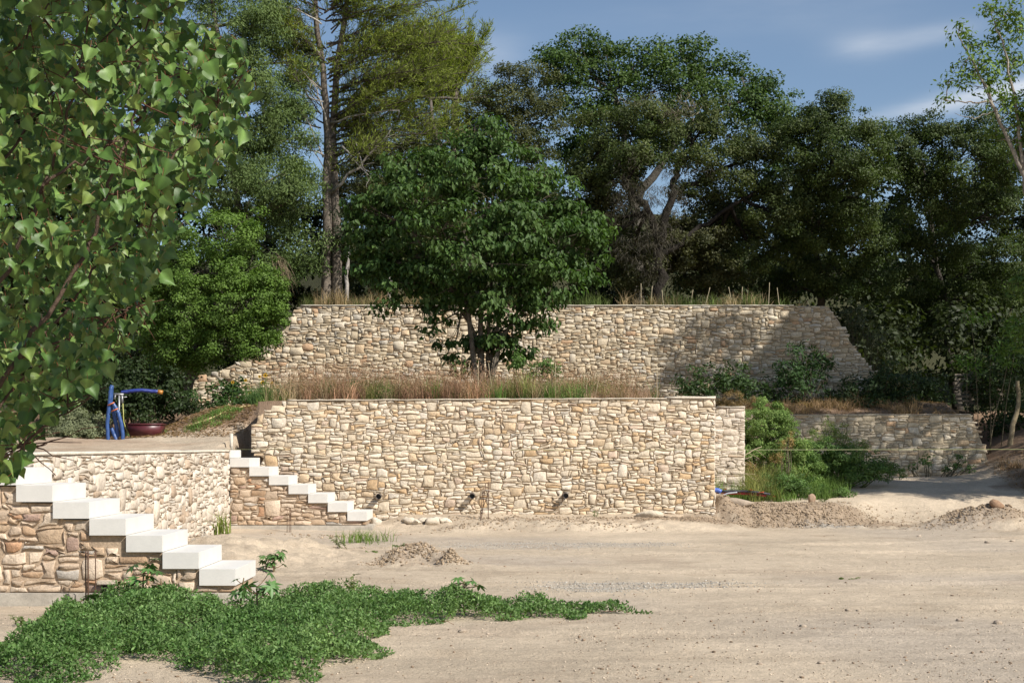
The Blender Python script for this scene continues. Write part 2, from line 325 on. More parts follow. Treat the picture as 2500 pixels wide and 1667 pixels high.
def stone_wall(parent, org, udir, ndir, outline, cols, seed, mortar, cw=.05, ch=.037, gap=.0022, proud=(.005, .018), big=2.2, med=14, core=.34, mid_h=(1, 1, 2, 3), maxparts=300, cround=.13, rnd=.62, bevmax=.010):
    rng = random.Random(seed); org = np.array(org, float); udir = np.array(udir, float); ndir = np.array(ndir, float)
    us = [p[0] for p in outline]; vs = [p[1] for p in outline]; u0, u1, v0, v1 = min(us), max(us), min(vs), max(vs)
    st, nx, ny = pack(u1 - u0, v1 - v0, cw, ch, rng, big, med, mid_h)
    sx, sy = (u1 - u0) / nx, (v1 - v0) / ny
    def lat(i, j):
        i = np.asarray(i, float); j = np.asarray(j, float)
        du = (hash2(i, j, seed) - .5) * rnd * 2 * sx; dv = (hash2(i, j, seed + 1) - .5) * rnd * 2 * sy
        du = du + .055 * fbm(i * .22, j * .18, seed + 2, 2); dv = dv + .045 * fbm(i * .16, j * .25, seed + 3, 2)
        du = np.where((i <= 0) | (i >= nx), 0, du); dv = np.where((j <= 0) | (j >= ny), 0, dv)
        return u0 + i * sx + du, v0 + j * sy + dv
    names, wts = zip(*STONE_COLS[cols]); stones = []
    for (i, j, w, h) in st:
        cu, cv = u0 + (i + w / 2) * sx, v0 + (j + h / 2) * sy
        if not inpoly(cu, cv, outline): continue
        pts = []
        for k in sorted({0, w, w // 2}): pts.append((i + k, j))
        for k in sorted({0, h, h // 2})[1:]: pts.append((i + w, j + k))
        for k in sorted({0, w, w // 2}, reverse=True)[1:]: pts.append((i + k, j + h))
        for k in sorted({0, h, h // 2}, reverse=True)[1:-1]: pts.append((i, j + k))
        pu, pv = lat([p[0] for p in pts], [p[1] for p in pts]); p = np.stack([pu, pv], 1)
        n = len(p); c = p.mean(0); nxt = np.roll(p, -1, 0); prv = np.roll(p, 1, 0)
        # inset along the bisector, more at corners so the stones read as rounded
        e1 = nrm(nxt - p); e0 = nrm(p - prv); nn = nrm(np.stack([-(e0 + e1)[:, 1], (e0 + e1)[:, 0]], 1))
        corner = np.clip(1 - (e0 * e1).sum(1), 0, 1.2)
        size = min(w * sx, h * sy)
        q = p + nn * (gap + (.02 + cround * rng.random()) * size * corner + np.array([rng.random() for _ in range(n)]) * .006)[:, None]
        pr = rng.uniform(*proud) * (1 if h > 1 else .8); bev = min(bevmax, size * .2)
        r2 = q + nrm(c - q) * bev * .35; r3 = q + nrm(c - q) * bev * .85
        tl = (rng.uniform(-.4, .4), rng.uniform(-.5, .5))
        d3 = pr + (r3 - c) @ np.array(tl) * .16 + np.array([rng.uniform(-.004, .004) for _ in range(n)])
        d3 = np.clip(d3, .004, .08)
        cc = c + np.array([rng.uniform(-.2, .2) * size, rng.uniform(-.2, .2) * size])
        loc = np.concatenate([q, r2, r3, cc[None]]); dep = np.concatenate([np.full(n, -.012), d3 * .72, d3, [pr + rng.uniform(0, .008)]])
        a = np.arange(n); b = (a + 1) % n
        quads = np.concatenate([np.stack([a, b, b + n, a + n], 1), np.stack([a + n, b + n, b + 2 * n, a + 2 * n], 1)])
        tris = np.stack([a + 2 * n, b + 2 * n, np.full(n, 3 * n)], 1)
        W3 = org + loc[:, :1] * udir + np.outer(loc[:, 1], [0, 0, 1]) + np.outer(dep, ndir)
        if np.dot(np.cross(udir, [0, 0, 1]), ndir) < 0: quads = quads[:, ::-1]; tris = tris[:, ::-1]
        col = np.array(rng.choices(names, wts)[0]) * rng.uniform(.86, 1.12); 
        if h <= 1 and rng.random() < .5: col = col * .93
        cw3 = org + cu * udir; cz = cv; Yc = cw3[1]
        px = CX + cw3[0] * F / Yc; py = CY - (cz - EYE) * F / Yc
        view = abs(np.dot(ndir, nrm(np.array([cw3[0], Yc, cz - EYE]))))
        area = w * h * sx * sy * view / Yc ** 2 * (1 if -10 < px < 2510 and py < 1680 else .01)
        stones.append((area, W3, quads, tris, col))
    stones.sort(key=lambda s: -s[0]); rest = Acc()
    for k, (ar, V, q, t, c) in enumerate(stones):
        if k < maxparts: link('stone', npmesh('stone', V, [q, t], np.broadcast_to(c, (len(V), 3))), parent, M['stone'])
        else: rest.add(V, [q, t], c)
    if rest.n: tag(link('small_stones', rest.mesh('small_stones'), parent, M['stone']), kind='stuff')
    # mortar core
    o2 = inset_poly(outline, .012) if core else outline
    V = [org + a * udir + np.array([0, 0, b]) for a, b in o2]; n = len(V)
    V2 = [v_ - ndir * core for v_ in V]
    me = bpy.data.meshes.new('mortar_core'); me.from_pydata([tuple(v_) for v_ in V + V2], [], [list(range(n)), list(range(n, 2 * n))[::-1]] + [[i, i + n, (i + 1) % n + n, (i + 1) % n] for i in range(n)])
    ca = me.color_attributes.new('tint', 'FLOAT_COLOR', 'POINT')
    ca.data.foreach_set('color', np.tile(np.array([*mortar, 1], np.float32), 2 * n)); me.update()
    link('mortar_core', me, parent, M['mortar'])
    return parent
def cap(parent, pts, w, h, col, name='mortar_cap', seed=1, back=None):
    """thin mortar bed on top of a wall, running along pts (x, y, z)"""
    pts = np.array(pts, float); rr = np.random.default_rng(seed); L = np.linalg.norm(pts[-1] - pts[0]); n = max(3, int(L / .15))
    t = np.linspace(0, 1, n); seglen = np.concatenate([[0], np.cumsum(np.linalg.norm(np.diff(pts, axis=0), axis=1))]); s = t * seglen[-1]
    c = np.stack([np.interp(s, seglen, pts[:, k]) for k in range(3)], 1); d = nrm(pts[-1] - pts[0]); side = np.cross(d, [0, 0, 1.]); side = nrm(side)
    V = []
    for i in range(n):
        a = rr.uniform(-.008, .008); b = rr.uniform(-.006, .006)
        for (x, z) in ((0, 0), (0, h), (-w, h), (-w, 0)): V.append(c[i] + side * (x + (a if x == 0 else 0)) + np.array([0, 0, z + (b if z > 0 else 0)]))
    V = np.array(V); q = []
    for i in range(n - 1):
        for k in range(4): q.append([i * 4 + k, (i + 1) * 4 + k, (i + 1) * 4 + (k + 1) % 4, i * 4 + (k + 1) % 4])
    q.append([0, 1, 2, 3]); q.append([(n - 1) * 4 + k for k in (3, 2, 1, 0)])
    link(name, npmesh(name, V, np.array(q), np.broadcast_to(col, (len(V), 3))), parent, M['mortar'])

def bevel_block(x0, x1, y0, y1, z0, z1, b=.006):
    import bmesh
    bm = bmesh.new(); r = bmesh.ops.create_cube(bm, size=1)
    for v_ in bm.verts: v_.co = ((x0 + x1) / 2 + v_.co.x * (x1 - x0), (y0 + y1) / 2 + v_.co.y * (y1 - y0), (z0 + z1) / 2 + v_.co.z * (z1 - z0))
    bmesh.ops.bevel(bm, geom=bm.edges[:], offset=b, segments=2, affect='EDGES')
    me = bpy.data.meshes.new('block'); bm.to_mesh(me); bm.free(); return me
def staircase(name, label, Y0, depth, xr, zf_top, zf_bot, seed, left, cols, mortar, group):
    t = thing(name, label, 'staircase', (xr, Y0, 0), group)
    def kid(o): o.matrix_parent_inverse = t.matrix_world.inverted(); return o
    t.location = (0, 0, 0)
    run, rise, top0 = .3515, .1605, .353
    outl = [(left, zf_top), (xr - .01, zf_top), (xr - .01, top0 - rise - .004)]
    for k in range(7):
        x1 = xr - k * run; x0 = x1 - run; z1 = top0 + k * rise
        me = bevel_block(x0 + .0006, x1 - .0006, Y0 - .012 - .003 * (k % 2), Y0 + depth, z1 - .1606, z1, .0025)
        link('step', me, t, M['block'])
        outl.append((x0 - (0 if k < 6 else 0), z1 - rise - .004)); 
        if k < 6: outl.append((x0, z1 - .004))
    xl = xr - 7 * run
    me = bevel_block(xl - 1.3, xl - .0012, Y0 - .012, Y0 + depth, 1.317, 1.46); link('step', me, t, M['block'])
    outl = [(left, zf_top), (xr - .01, zf_top), (xr - .01, top0 - rise - .006)]
    for k in range(1, 7): outl += [(xr - k * run - .006, top0 + (k - 1) * rise - rise - .006), (xr - k * run - .006, top0 + k * rise - rise - .006)]
    outl += [(xl - .006, top0 + 6 * rise - rise - .006), (xl - .006, 1.311), (left, 1.311)]
    stone_wall(t, (0, Y0 + .035, 0), (1, 0, 0), (0, -1, 0), outl, cols, seed, mortar, cw=.043, ch=.035, big=3.0, med=20, gap=.0055, proud=(.006, .022), core=depth - .08, rnd=.6, cround=.15, mid_h=(1, 2, 2, 3), bevmax=.014)
    fm = bevel_block(left, xr + .10, Y0 - .05, Y0 + depth - .03, zf_bot - .25, zf_top, .01); link('footing', fm, t, M['concrete'])
    return t
ns = staircase('stone_staircase', 'nearer flight of white stone steps on a rubble wall in the left foreground', 13.0, 1.0, -2.69, .12, .0, 101, -6.6, 'warm', (.42, .315, .22), 'white block stair flights')
fs = staircase('stone_staircase', 'farther flight of white stone steps rising against the big lower wall', 24.27, 1.0, -2.67, .11, .0, 102, XL + .0, 'warm', (.36, .275, .195), 'white block stair flights')

# side retaining wall between the flights, facing right
sw = thing('retaining_wall', 'pale rubble retaining wall running away from camera between the two stair flights', 'wall', (0, 0, 0), 'rubble retaining walls')
stone_wall(sw, (XL, 0, 0), (0, 1, 0), (1, 0, 0), [(14.0, .0), (24.24, .0), (24.24, 1.425), (14.0, 1.425)], 'pale', 103, (.50, .425, .335), cw=.055, ch=.038, gap=.003, proud=(.006, .028), big=1.2, med=9, core=.25, rnd=.5)
cap(sw, [(XL + .02, 14.0, 1.428), (XL + .02, 24.24, 1.428)], .29, .035, (.58, .52, .43), seed=4)
# main wall
mw = thing('retaining_wall', 'big cream and ochre rubble wall in the middle with three drain pipes', 'wall', (0, 0, 0), 'rubble retaining walls')
mo = [(-4.98, .12), (XR, .12), (XR, 2.435), (-4.40, 2.40), (-4.62, 2.30), (-4.86, 2.16), (-4.98, 2.0), (-5.09, 1.80), (-5.09, 1.58), (-5.03, 1.40), (-4.85, 1.3), (-4.98, 1.0)]
stone_wall(mw, (0, 26.0, 0), (1, 0, 0), (0, -1, 0), mo, 'main', 104, (.29, .22, .15), cw=.040, ch=.030, core=.36, mid_h=(1, 2, 2, 3))
cap(mw, [(-4.38, 25.97, 2.402), (2.9, 25.97, 2.437)], .40, .022, (.55, .48, .38), seed=5)
cap(mw, [(2.9, 25.965, 2.437), (XR + .01, 25.965, 2.437)], .40, .05, (.57, .50, .40), seed=6)
stone_wall(mw, (XR, 0, 0), (0, 1, 0), (1, 0, 0), [(26.02, .0), (27.98, .0), (27.98, 2.30), (26.02, 2.43)], 'pale', 105, (.45, .38, .29), core=.3, maxparts=0)
w2 = thing('retaining_wall', 'narrow pale wall piece set back just right of the big middle wall', 'wall', (0, 0, 0), 'rubble retaining walls')
stone_wall(w2, (0, 28.0, 0), (1, 0, 0), (0, -1, 0), [(XR - .02, .3), (4.74, .3), (4.74, 2.33), (XR - .02, 2.33)], 'pale', 106, (.50, .43, .33), core=.3, med=12, big=1)
cap(w2, [(XR + .35, 27.97, 2.332), (4.745, 27.97, 2.332)], .3, .02, (.6, .53, .43), seed=7)
stone_wall(w2, (4.74, 0, 0), (0, 1, 0), (1, 0, 0), [(28.02, .3), (32.98, .3), (32.98, 2.30), (28.02, 2.33)], 'pale', 107, (.45, .38, .29), core=.14, maxparts=0)
w3 = thing('retaining_wall', 'low dappled rubble wall at the right behind the green weeds', 'wall', (0, 0, 0), 'rubble retaining walls')
stone_wall(w3, (0, 33.0, 0), (1, 0, 0), (0, -1, 0), [(4.7, .6), (11.75, .5), (11.6, .95), (11.45, 1.45), (11.2, 2.1), (11.12, 2.29), (4.7, 2.28)], 'upper', 108, (.34, .28, .20), core=.3, cw=.05, ch=.035)
cap(w3, [(4.8, 32.97, 2.282), (11.1, 32.97, 2.292)], .32, .02, (.5, .45, .36), seed=8)
uw = thing('retaining_wall', 'long upper rubble wall below the trees with a stepped broken right end', 'wall', (0, 0, 0), 'rubble retaining walls')
uo = [(-9.6, 2.2), (10.2, 2.2), (9.95, 3.0), (9.85, 3.5), (9.42, 4.05), (9.1, 4.45), (8.85, 4.95), (8.55, 5.36), (-5.9, 5.36), (-6.3, 4.75), (-7.2, 4.0), (-8.4, 3.45), (-9.6, 3.2)]
stone_wall(uw, (0, 37.0, 0), (1, 0, 0), (0, -1, 0), uo, 'upper', 109, (.38, .31, .215), core=.36, cw=.046, ch=.033, big=2.4, med=14, proud=(.010, .032))
cap(uw, [(-5.88, 36.96, 5.362), (7.6, 36.96, 5.362)], .4, .025, (.55, .50, .40), seed=9)

# drain pipes of the main wall (parts of it) and the drain mouth of the near flight
def ring_pipe(a, b, ro, ri, n=14):
    a = np.array(a, float); b = np.array(b, float); V = []; 
    d = nrm(b - a); up = np.array([0, 0, 1.]) if abs(d[2]) < .9 else np.array([1., 0, 0]); u_ = nrm(np.cross(up, d)); w_ = np.cross(d, u_)
    t = np.arange(n) / n * 2 * np.pi; c = np.outer(np.cos(t), u_) + np.outer(np.sin(t), w_)
    V = np.concatenate([a + c * ro, b + c * ro, b + c * ri, a + c * ri]); i = np.arange(n); j = (i + 1) % n
    q = np.concatenate([np.stack([k * n + i, k * n + j, ((k + 1) % 4) * n + j, ((k + 1) % 4) * n + i], 1) for k in range(4)]); return V, q
for k, px in enumerate((925, 1153, 1381)):
    p = P(px, 1210 - k * 1.0, 25.9); V, q = ring_pipe((p[0], 25.995, p[2]), (p[0], 25.82, p[2] - .012), .055, .047)
    link('drain_pipe', npmesh('drain_pipe', V, q, np.broadcast_to((.09, .07, .06), (len(V), 3)), True), mw, M['plastic'])
    t = np.arange(14) / 14 * 2 * np.pi
    V = np.stack([p[0] + .05 * np.cos(t), np.full(14, 25.93), p[2] + .05 * np.sin(t)], 1); link('pipe_dark_disc', npmesh('pipe_dark_disc', V, np.arange(14)[None], np.broadcast_to((.012, .01, .01), (14, 3))), mw, M['plastic'])  # near-black disc stands for the shade inside the pipe
# ------------------------------------------------------------------ foliage tools
def leaves(P0, Nn, T, L, W, lob=False):
    """folded diamond leaves: 2 triangles each; lob=True gives 6-vertex oval leaves of 4 triangles"""
    n = len(P0); T = nrm(T - Nn * (T * Nn).sum(1, keepdims=True)); S = np.cross(Nn, T)
    L = np.broadcast_to(np.asarray(L, float), (n,))[:, None]; W = np.broadcast_to(np.asarray(W, float), (n,))[:, None]
    i = np.arange(n)
    if not lob:
        V = np.stack([P0, P0 + T * L * .45 + S * W / 2 + Nn * W * .15, P0 + T * L, P0 + T * L * .45 - S * W / 2 + Nn * W * .15], 1).reshape(-1, 3)
        b = i * 4; return V, np.concatenate([np.stack([b, b + 1, b + 2], 1), np.stack([b, b + 2, b + 3], 1)]), 4
    V = np.stack([P0, P0 + T * L * .3 + S * W / 2 + Nn * W * .12, P0 + T * L * .68 + S * W * .36 + Nn * W * .06, P0 + T * L - Nn * L * .12,
                  P0 + T * L * .68 - S * W * .36 + Nn * W * .06, P0 + T * L * .3 - S * W / 2 + Nn * W * .12], 1).reshape(-1, 3)
    b = i * 6; return V, np.concatenate([np.stack([b, b + 1, b + 2], 1), np.stack([b, b + 2, b + 3], 1), np.stack([b, b + 3, b + 4], 1), np.stack([b, b + 4, b + 5], 1)]), 6
def rdir(n, rng): return nrm(rng.normal(size=(n, 3)))
def Lb(px, py, rx, ry, Y, ryd=None):    # crown lobe: photo pixels at distance Y -> centre and radii
    c = P(px, py, Y); k = Y / F; return (c, np.array([rx * k, (ryd or .9 * (rx + ry) / 2) * k if ryd is None else ryd, ry * k]))
def crown_points(lobes, leaf_area, lai, clump, rng, shell=.35, flat=.6, cl_n=None):
    A = np.array([math.pi * r[0] * r[2] for c, r in lobes]); ntot = lai * A / leaf_area
    pos = []; ctr = []; lc = []; cid = []; k0 = 0; clumps = []
    for (c, r), nl in zip(lobes, ntot):
        nc = max(6, int(A[lobes_index(lobes, c)] / (math.pi * clump ** 2) * 3.2)); d = rdir(nc, rng)
        rad = (shell + (1 - shell) * rng.random(nc) ** .6)[:, None]
        cc = c + d * r * rad * (1 + .13 * rng.normal(size=(nc, 1)))
        cr = clump * (.55 + .9 * rng.random(nc)); w = cr ** 2; w /= w.sum()
        pick = rng.choice(nc, int(nl), p=w); q = rdir(len(pick), rng) * (rng.random((len(pick), 1)) ** .45) * cr[pick, None]
        q[:, 2] *= flat
        pos.append(cc[pick] + q); ctr.append(cc[pick]); lc.append(np.broadcast_to(c, (len(pick), 3))); cid.append(pick + k0); k0 += nc
        clumps.append((c, cc))
    return np.concatenate(pos), np.concatenate(ctr), np.concatenate(lc), np.concatenate(cid), clumps
def lobes_index(lobes, c):
    for i, l in enumerate(lobes):
        if l[0] is c: return i
def crown(name, parent, lobes, L, W, colA, colB, lai=2.6, clump=.35, seed=1, droop=.0, up=.35, outw=.55, mt='leaf', shell=.35, flat=.6, lob=False, var=.22, parts=0, jit=.25):
    rng = np.random.default_rng(seed)
    pos, ctr, lc, cid, clumps = crown_points(lobes, L * W * .5, lai, clump, rng, shell, flat)
    n = len(pos)
    N = nrm(outw * nrm(pos - lc) + .5 * nrm(pos - ctr + 1e-6) + np.array([0, 0, up]) + .75 * rdir(n, rng))
    T = nrm(rdir(n, rng) + .4 * nrm(pos - ctr + 1e-6) + np.array([0, 0, -droop]))
    s = 1 + jit * (rng.random(n) * 2 - 1)
    f = np.clip(rng.random(cid.max() + 1)[cid] * .7 + rng.random(n) * .5 - .1, 0, 1)[:, None]
    tint = (np.array(colA) * (1 - f) + np.array(colB) * f) * (1 + var * rng.normal(size=(n, 1)) * .6 + .12 * rng.normal(size=(cid.max() + 1, 1))[cid])
    tint = np.clip(tint, .005, 1)
    if parts:                                   # the leaves that show largest become parts
        Y = pos[:, 1]; px = CX + pos[:, 0] * F / Y; py = CY - (pos[:, 2] - EYE) * F / Y
        sc = np.abs((N * nrm(pos - np.array([0, 0, EYE]))).sum(1)) * s * (1 / Y) + .05 * (-(pos - lc)[:, 1])
        sc = np.where((px > 0) & (px < 2500) & (py > 0), sc, -9); o = np.argsort(-sc)
        for k in o[:parts]:
            V, Fc, m = leaves(pos[k:k + 1], N[k:k + 1], T[k:k + 1], L * s[k] * 1.08, W * s[k] * 1.05, True)
            link('leaf', npmesh('leaf', V, Fc, np.broadcast_to(tint[k], (len(V), 3)), True), parent, M[mt])
        o = o[parts:]; pos, N, T, s, tint = pos[o], N[o], T[o], s[o], tint[o]
    V, Fc, m = leaves(pos, N, T, L * s, W * s, lob)
    o = link(name, npmesh(name, V, Fc, np.repeat(tint, m, 0)), parent, M[mt])
    if parts: tag(o, kind='stuff')
    return clumps
def limbs(parent, trunk_paths, clumps, col, seed, r0=.05, r1=.010, frac=.5, attach=None, sides=5, name='branches', sag=.0):
    """a bough from the trunk to every lobe and twigs on to its clumps"""
    rng = np.random.default_rng(seed); acc = Acc(); nodes = np.concatenate([np.asarray(p)[len(p) // 2:] for p in trunk_paths]) if attach is None else attach
    for c, cc in clumps:
        dd = np.linalg.norm(nodes - c, axis=1) + .8 * np.maximum(0, nodes[:, 2] - c[2] + .3)
        st = nodes[np.argmin(dd)]; L = np.linalg.norm(c - st); n = 7; p = bend(st, c, n, .10, sag, rng)
        acc.add(*tube(p, np.linspace(r0, r1 * 2, n), sides, .2, cap=False), np.array(col) * (.85 + .3 * rng.random()))
        k = max(1, int(len(cc) * frac))
        for q in cc[rng.choice(len(cc), k, replace=False)]:
            b0 = p[rng.integers(2, n)]; acc.add(*tube(bend(b0, q, 4, .16, 0, rng), np.linspace(r1 * 1.6, r1 * .4, 4), 3, 0, cap=False), np.array(col) * (.8 + .4 * rng.random()))
    link(name, acc.mesh(name, True), parent, M['bark'])
def trunk(parent, paths, col, sides=10, name='trunk'):
    acc = Acc()
    for p, r in paths: acc.add(*tube(p, r, sides, .18), col)
    return link(name, acc.mesh(name, True), parent, M['bark'])
def path(pts, n=10, amp=.04, seed=0):
    """smooth wobbling path through world points"""
    pts = np.array(pts, float); rng = np.random.default_rng(seed); t = np.linspace(0, len(pts) - 1, n * (len(pts) - 1) + 1)
    c = np.stack([np.interp(t, np.arange(len(pts)), pts[:, k]) for k in range(3)], 1)
    for _ in range(2): c[1:-1] = (c[:-2] + 2 * c[1:-1] + c[2:]) / 4
    w = rng.normal(size=c.shape) * amp; w[0] = 0; return c + w
def blades(n, xy, h, w, col, colv=.2, lean=.35, rng=None, curve=.4, zoff=0):
    """grass blades: 3 segments tapering, bending over"""
    rng = rng or R; x, y = xy[:, 0], xy[:, 1]; z = G(x, y) + zoff; b = np.stack([x, y, z], 1)
    h = h[:, None]; a = rng.random(n) * 2 * np.pi; d = np.stack([np.cos(a), np.sin(a), np.zeros(n)], 1)
    s = np.stack([-d[:, 1], d[:, 0], np.zeros(n)], 1); a2 = rng.random(n) * 6.28; s = np.stack([np.cos(a2), np.sin(a2), np.zeros(n)], 1)
    ln = (lean * np.abs(rng.normal(size=n)))[:, None]; w = np.broadcast_to(np.asarray(w, float), (n,))[:, None] / 2
    p1 = b + h * .5 * (np.array([0, 0, 1.]) + d * ln * .6); p2 = b + h * (np.array([0, 0, 1.]) * (1 - curve * ln * .5) + d * ln * (1 + curve))
    V = np.stack([b - s * w, b + s * w, p1 + s * w * .75, p1 - s * w * .75, p2], 1).reshape(-1, 3); i = np.arange(n) * 5
    t = np.clip(np.array(col) * (1 + colv * rng.normal(size=(n, 1))), .01, 1)
    return V, [np.stack([i, i + 1, i + 2, i + 3], 1), np.stack([i + 3, i + 2, i + 4], 1)], np.repeat(t, 5, 0), p2
def scatter(poly_px=None, n=1000, rng=None, poly=None):
    """random x, y inside a ground polygon"""
    rng = rng or R; poly = np.array(poly, float); lo, hi = poly.min(0), poly.max(0); outp = []
    while sum(len(o) for o in outp) < n:
        q = lo + rng.random((n * 2, 2)) * (hi - lo); outp.append(q[inpoly(q[:, 0], q[:, 1], [tuple(p) for p in poly])])
    return np.concatenate(outp)[:n]
def ground_px(px, py, z=0.0):           # where a photo pixel meets the level z
    Y = F * (EYE - z) / (np.asarray(py, float) - CY); return np.stack([(np.asarray(px, float) - CX) * Y / F, Y], -1)

# ------------------------------------------------------------------ the big trees on the hillside
def tree(name, label, cat, base, lobes, L, W, cA, cB, tcol, seed, paths=None, group=None, limb_r=.06, twig=.012, frac=.45, **kw):
    t = thing(name, label, cat, (0, 0, 0), group)
    base = np.array(base, float); base[2] = float(G(base[0], base[1])) - .15
    if paths is None:
        top = np.mean([c for c, r in lobes], 0); top[2] = np.max([c[2] for c, r in lobes]) - .3; top[1] = base[1]
        paths = [(path([base, base * .6 + top * .4 + [0, 0, .0], top], 6, .05, seed), None)]
    tp = []
    for p, r in paths:
        r = np.linspace(.20, .05, len(p)) if r is None else np.linspace(r[0], r[1], len(p)); tp.append((p, r))
    trunk(t, tp, tcol)
    cl = crown('crown', t, lobes, L, W, cA, cB, seed=seed, **kw)
    limbs(t, [p for p, r in tp], cl, tcol, seed + 1, limb_r, twig, frac)
    return t, cl
TG = 'trees on the slope behind the upper wall'
def LB(Y, *a): return [Lb(x, y, rx * 1.12, ry * 1.12, Y + dy + 1.6 * max(0, (y - 420) / 100)) for (x, y, rx, ry, dy) in a]
def LL(Y, *a): return [Lb(x, y, rx * 1.1, ry * 1.1, Y + dy) for (x, y, rx, ry, dy) in a]

hack = tree('broadleaf_tree', 'tall grey-green fine-leaved tree behind the poplar, left of the big pine', 'tree', P(640, 740, 40.5), LL(40,
    (560, 90, 115, 120, 0), (640, 40, 70, 90, .5), (500, 230, 110, 120, 0), (590, 190, 90, 90, -.5), (520, 380, 110, 110, 0), (610, 350, 85, 90, 0), (650, 450, 100, 80, -.5),
    (720, 480, 60, 75, -.8), (600, 520, 100, 90, 0), (730, 590, 55, 60, 0), (670, 620, 80, 80, .5), (700, 340, 70, 80, .8), (690, 230, 65, 70, 1), (740, 400, 55, 60, .9), (660, 300, 70, 90, .5), (720, 150, 60, 60, 1.5), (420, 330, 80, 200, 1), (350, 100, 140, 160, 1), (180, 120, 150, 170, 2), (50, 300, 150, 200, 3), (200, 420, 130, 160, 2), (20, 60, 130, 150, 3), (560, -90, 150, 110, 0)),
    .115, .034, (.075, .115, .036), (.125, .17, .058), (.16, .14, .11), 201, group=TG, droop=.9, lai=2.2, clump=.42, up=.2, mt='matte')
hl = tree('evergreen_oak', 'dull olive evergreen oak directly behind the top of the central tree', 'tree', P(1180, 740, 45), LL(45,
    (1265, 225, 85, 70, 0), (1195, 290, 95, 75, 0), (1320, 300, 75, 80, 0), (1110, 370, 100, 80, 0), (1230, 400, 120, 90, 0), (1000, 440, 95, 80, 0), (930, 520, 100, 100, 0), (1100, 500, 130, 110, 0), (1300, 480, 90, 100, 0), (1020, 620, 130, 80, .6), (880, 620, 70, 80, 1), (910, 400, 80, 70, 1.2), (880, 340, 60, 60, 1.4), (850, 430, 50, 60, 1.4), (870, 500, 80, 80, 1.2), (960, 360, 70, 50, 1)),
    .085, .045, (.054, .066, .022), (.105, .11, .038), (.11, .095, .08), 203, group=TG, clump=.36, lai=2.6)
tp_ = tree('broadleaf_oak', 'tallest dark green broadleaf tree with lobed outline against the sky', 'tree', P(1560, 740, 48.5), LL(49,
    (1395, 130, 85, 65, 0), (1345, 180, 60, 45, 0), (1480, 130, 80, 60, 0), (1560, 150, 70, 60, 0), (1660, 125, 70, 50, 0), (1720, 170, 60, 60, 0), (1600, 220, 120, 80, 0), (1460, 220, 120, 80, 0), (1700, 250, 90, 80, 0), (1400, 300, 90, 80, 0), (1520, 320, 110, 80, 0),
    (1810, 190, 60, 50, .5), (1860, 235, 75, 65, 0), (1800, 270, 70, 70, 0), (1900, 290, 50, 60, 0), (1620, 340, 120, 60, .5), (1440, 400, 90, 60, 1), (1900, 360, 60, 60, .4)),
    .125, .075, (.040, .076, .016), (.075, .118, .027), (.09, .08, .065), 205, group=TG, clump=.46, lai=2.1, paths=[(path([P(1560, 760, 48.5), P(1550, 480, 48.7), P(1500, 230, 49)], 6, .06, 1), (.28, .06)), (path([P(1555, 500, 48.7), P(1680, 300, 49), P(1830, 240, 49)], 6, .06, 2), (.16, .05))])
hc = tree('evergreen_oak', 'spreading evergreen oak with shade-darkened twisted trunk right of the central tree', 'tree', P(1612, 740, 41.5), LL(42,
    (1500, 300, 80, 45, 0), (1580, 280, 80, 40, -.3), (1650, 320, 80, 50, 0), (1540, 350, 110, 50, -.3), (1460, 380, 80, 55, 0), (1730, 290, 75, 42, 0), (1790, 340, 85, 50, 0), (1850, 390, 75, 60, 0), (1760, 400, 80, 45, -.4), (1440, 440, 60, 50, .3), (1560, 400, 70, 35, -.5), (1500, 440, 60, 35, -.5), (1690, 380, 70, 35, -.5), (1790, 430, 70, 35, -.5), (1700, 455, 60, 30, -.3), (1880, 520, 70, 45, -.3),
    (1860, 460, 70, 45, 0), (1480, 540, 70, 60, 1.2), (1420, 620, 80, 70, 1.5), (1730, 560, 95, 60, 1.4), (1830, 600, 100, 75, 1.2), (1700, 660, 100, 60, 2.0), (1530, 650, 75, 70, 2)),
    .085, .048, (.042, .064, .017), (.095, .112, .034), (.028, .024, .02), 207, group=TG, clump=.34, lai=2.2, frac=.6, limb_r=.075,  # bark near black: shade put into the trunk and limb colour
    paths=[(path([P(1612, 760, 41.5), P(1608, 620, 41.5), P(1590, 520, 41.6), P(1510, 420, 41.8), P(1450, 380, 42)], 5, .05, 3), (.17, .05)),
           (path([P(1608, 600, 41.5), P(1640, 470, 41.6), P(1655, 400, 41.8), P(1720, 310, 42)], 5, .05, 4), (.14, .04)),
           (path([P(1635, 480, 41.6), P(1740, 420, 41.8), P(1860, 370, 42)], 5, .05, 5), (.10, .03)),
           (path([P(1600, 640, 41.5), P(1700, 560, 41.8), P(1850, 470, 42), P(1950, 400, 42)], 5, .06, 6), (.09, .03))])
crown('dead_twigs', hc[0], LL(41.0, (1545, 440, 55, 60, 0), (1560, 520, 50, 60, 0), (1540, 600, 55, 60, 0), (1590, 620, 40, 70, 0), (1500, 500, 50, 50, .3), (1640, 480, 50, 40, 0), (1590, 470, 40, 40, 0), (1680, 420, 60, 25, 0), (1610, 560, 30, 80, -.2)), .22, .014, (.045, .04, .03), (.10, .088, .065), lai=.45, clump=.3, seed=298, mt='straw', droop=1.2)
crown('dead_twigs', hc[0], LL(41.0, (1575, 245, 55, 22, .5), (1640, 265, 50, 28, .5), (1660, 300, 45, 20, .4)), .22, .013, (.20, .17, .13), (.28, .24, .18), lai=.4, clump=.3, seed=299, mt='straw', droop=-.8)
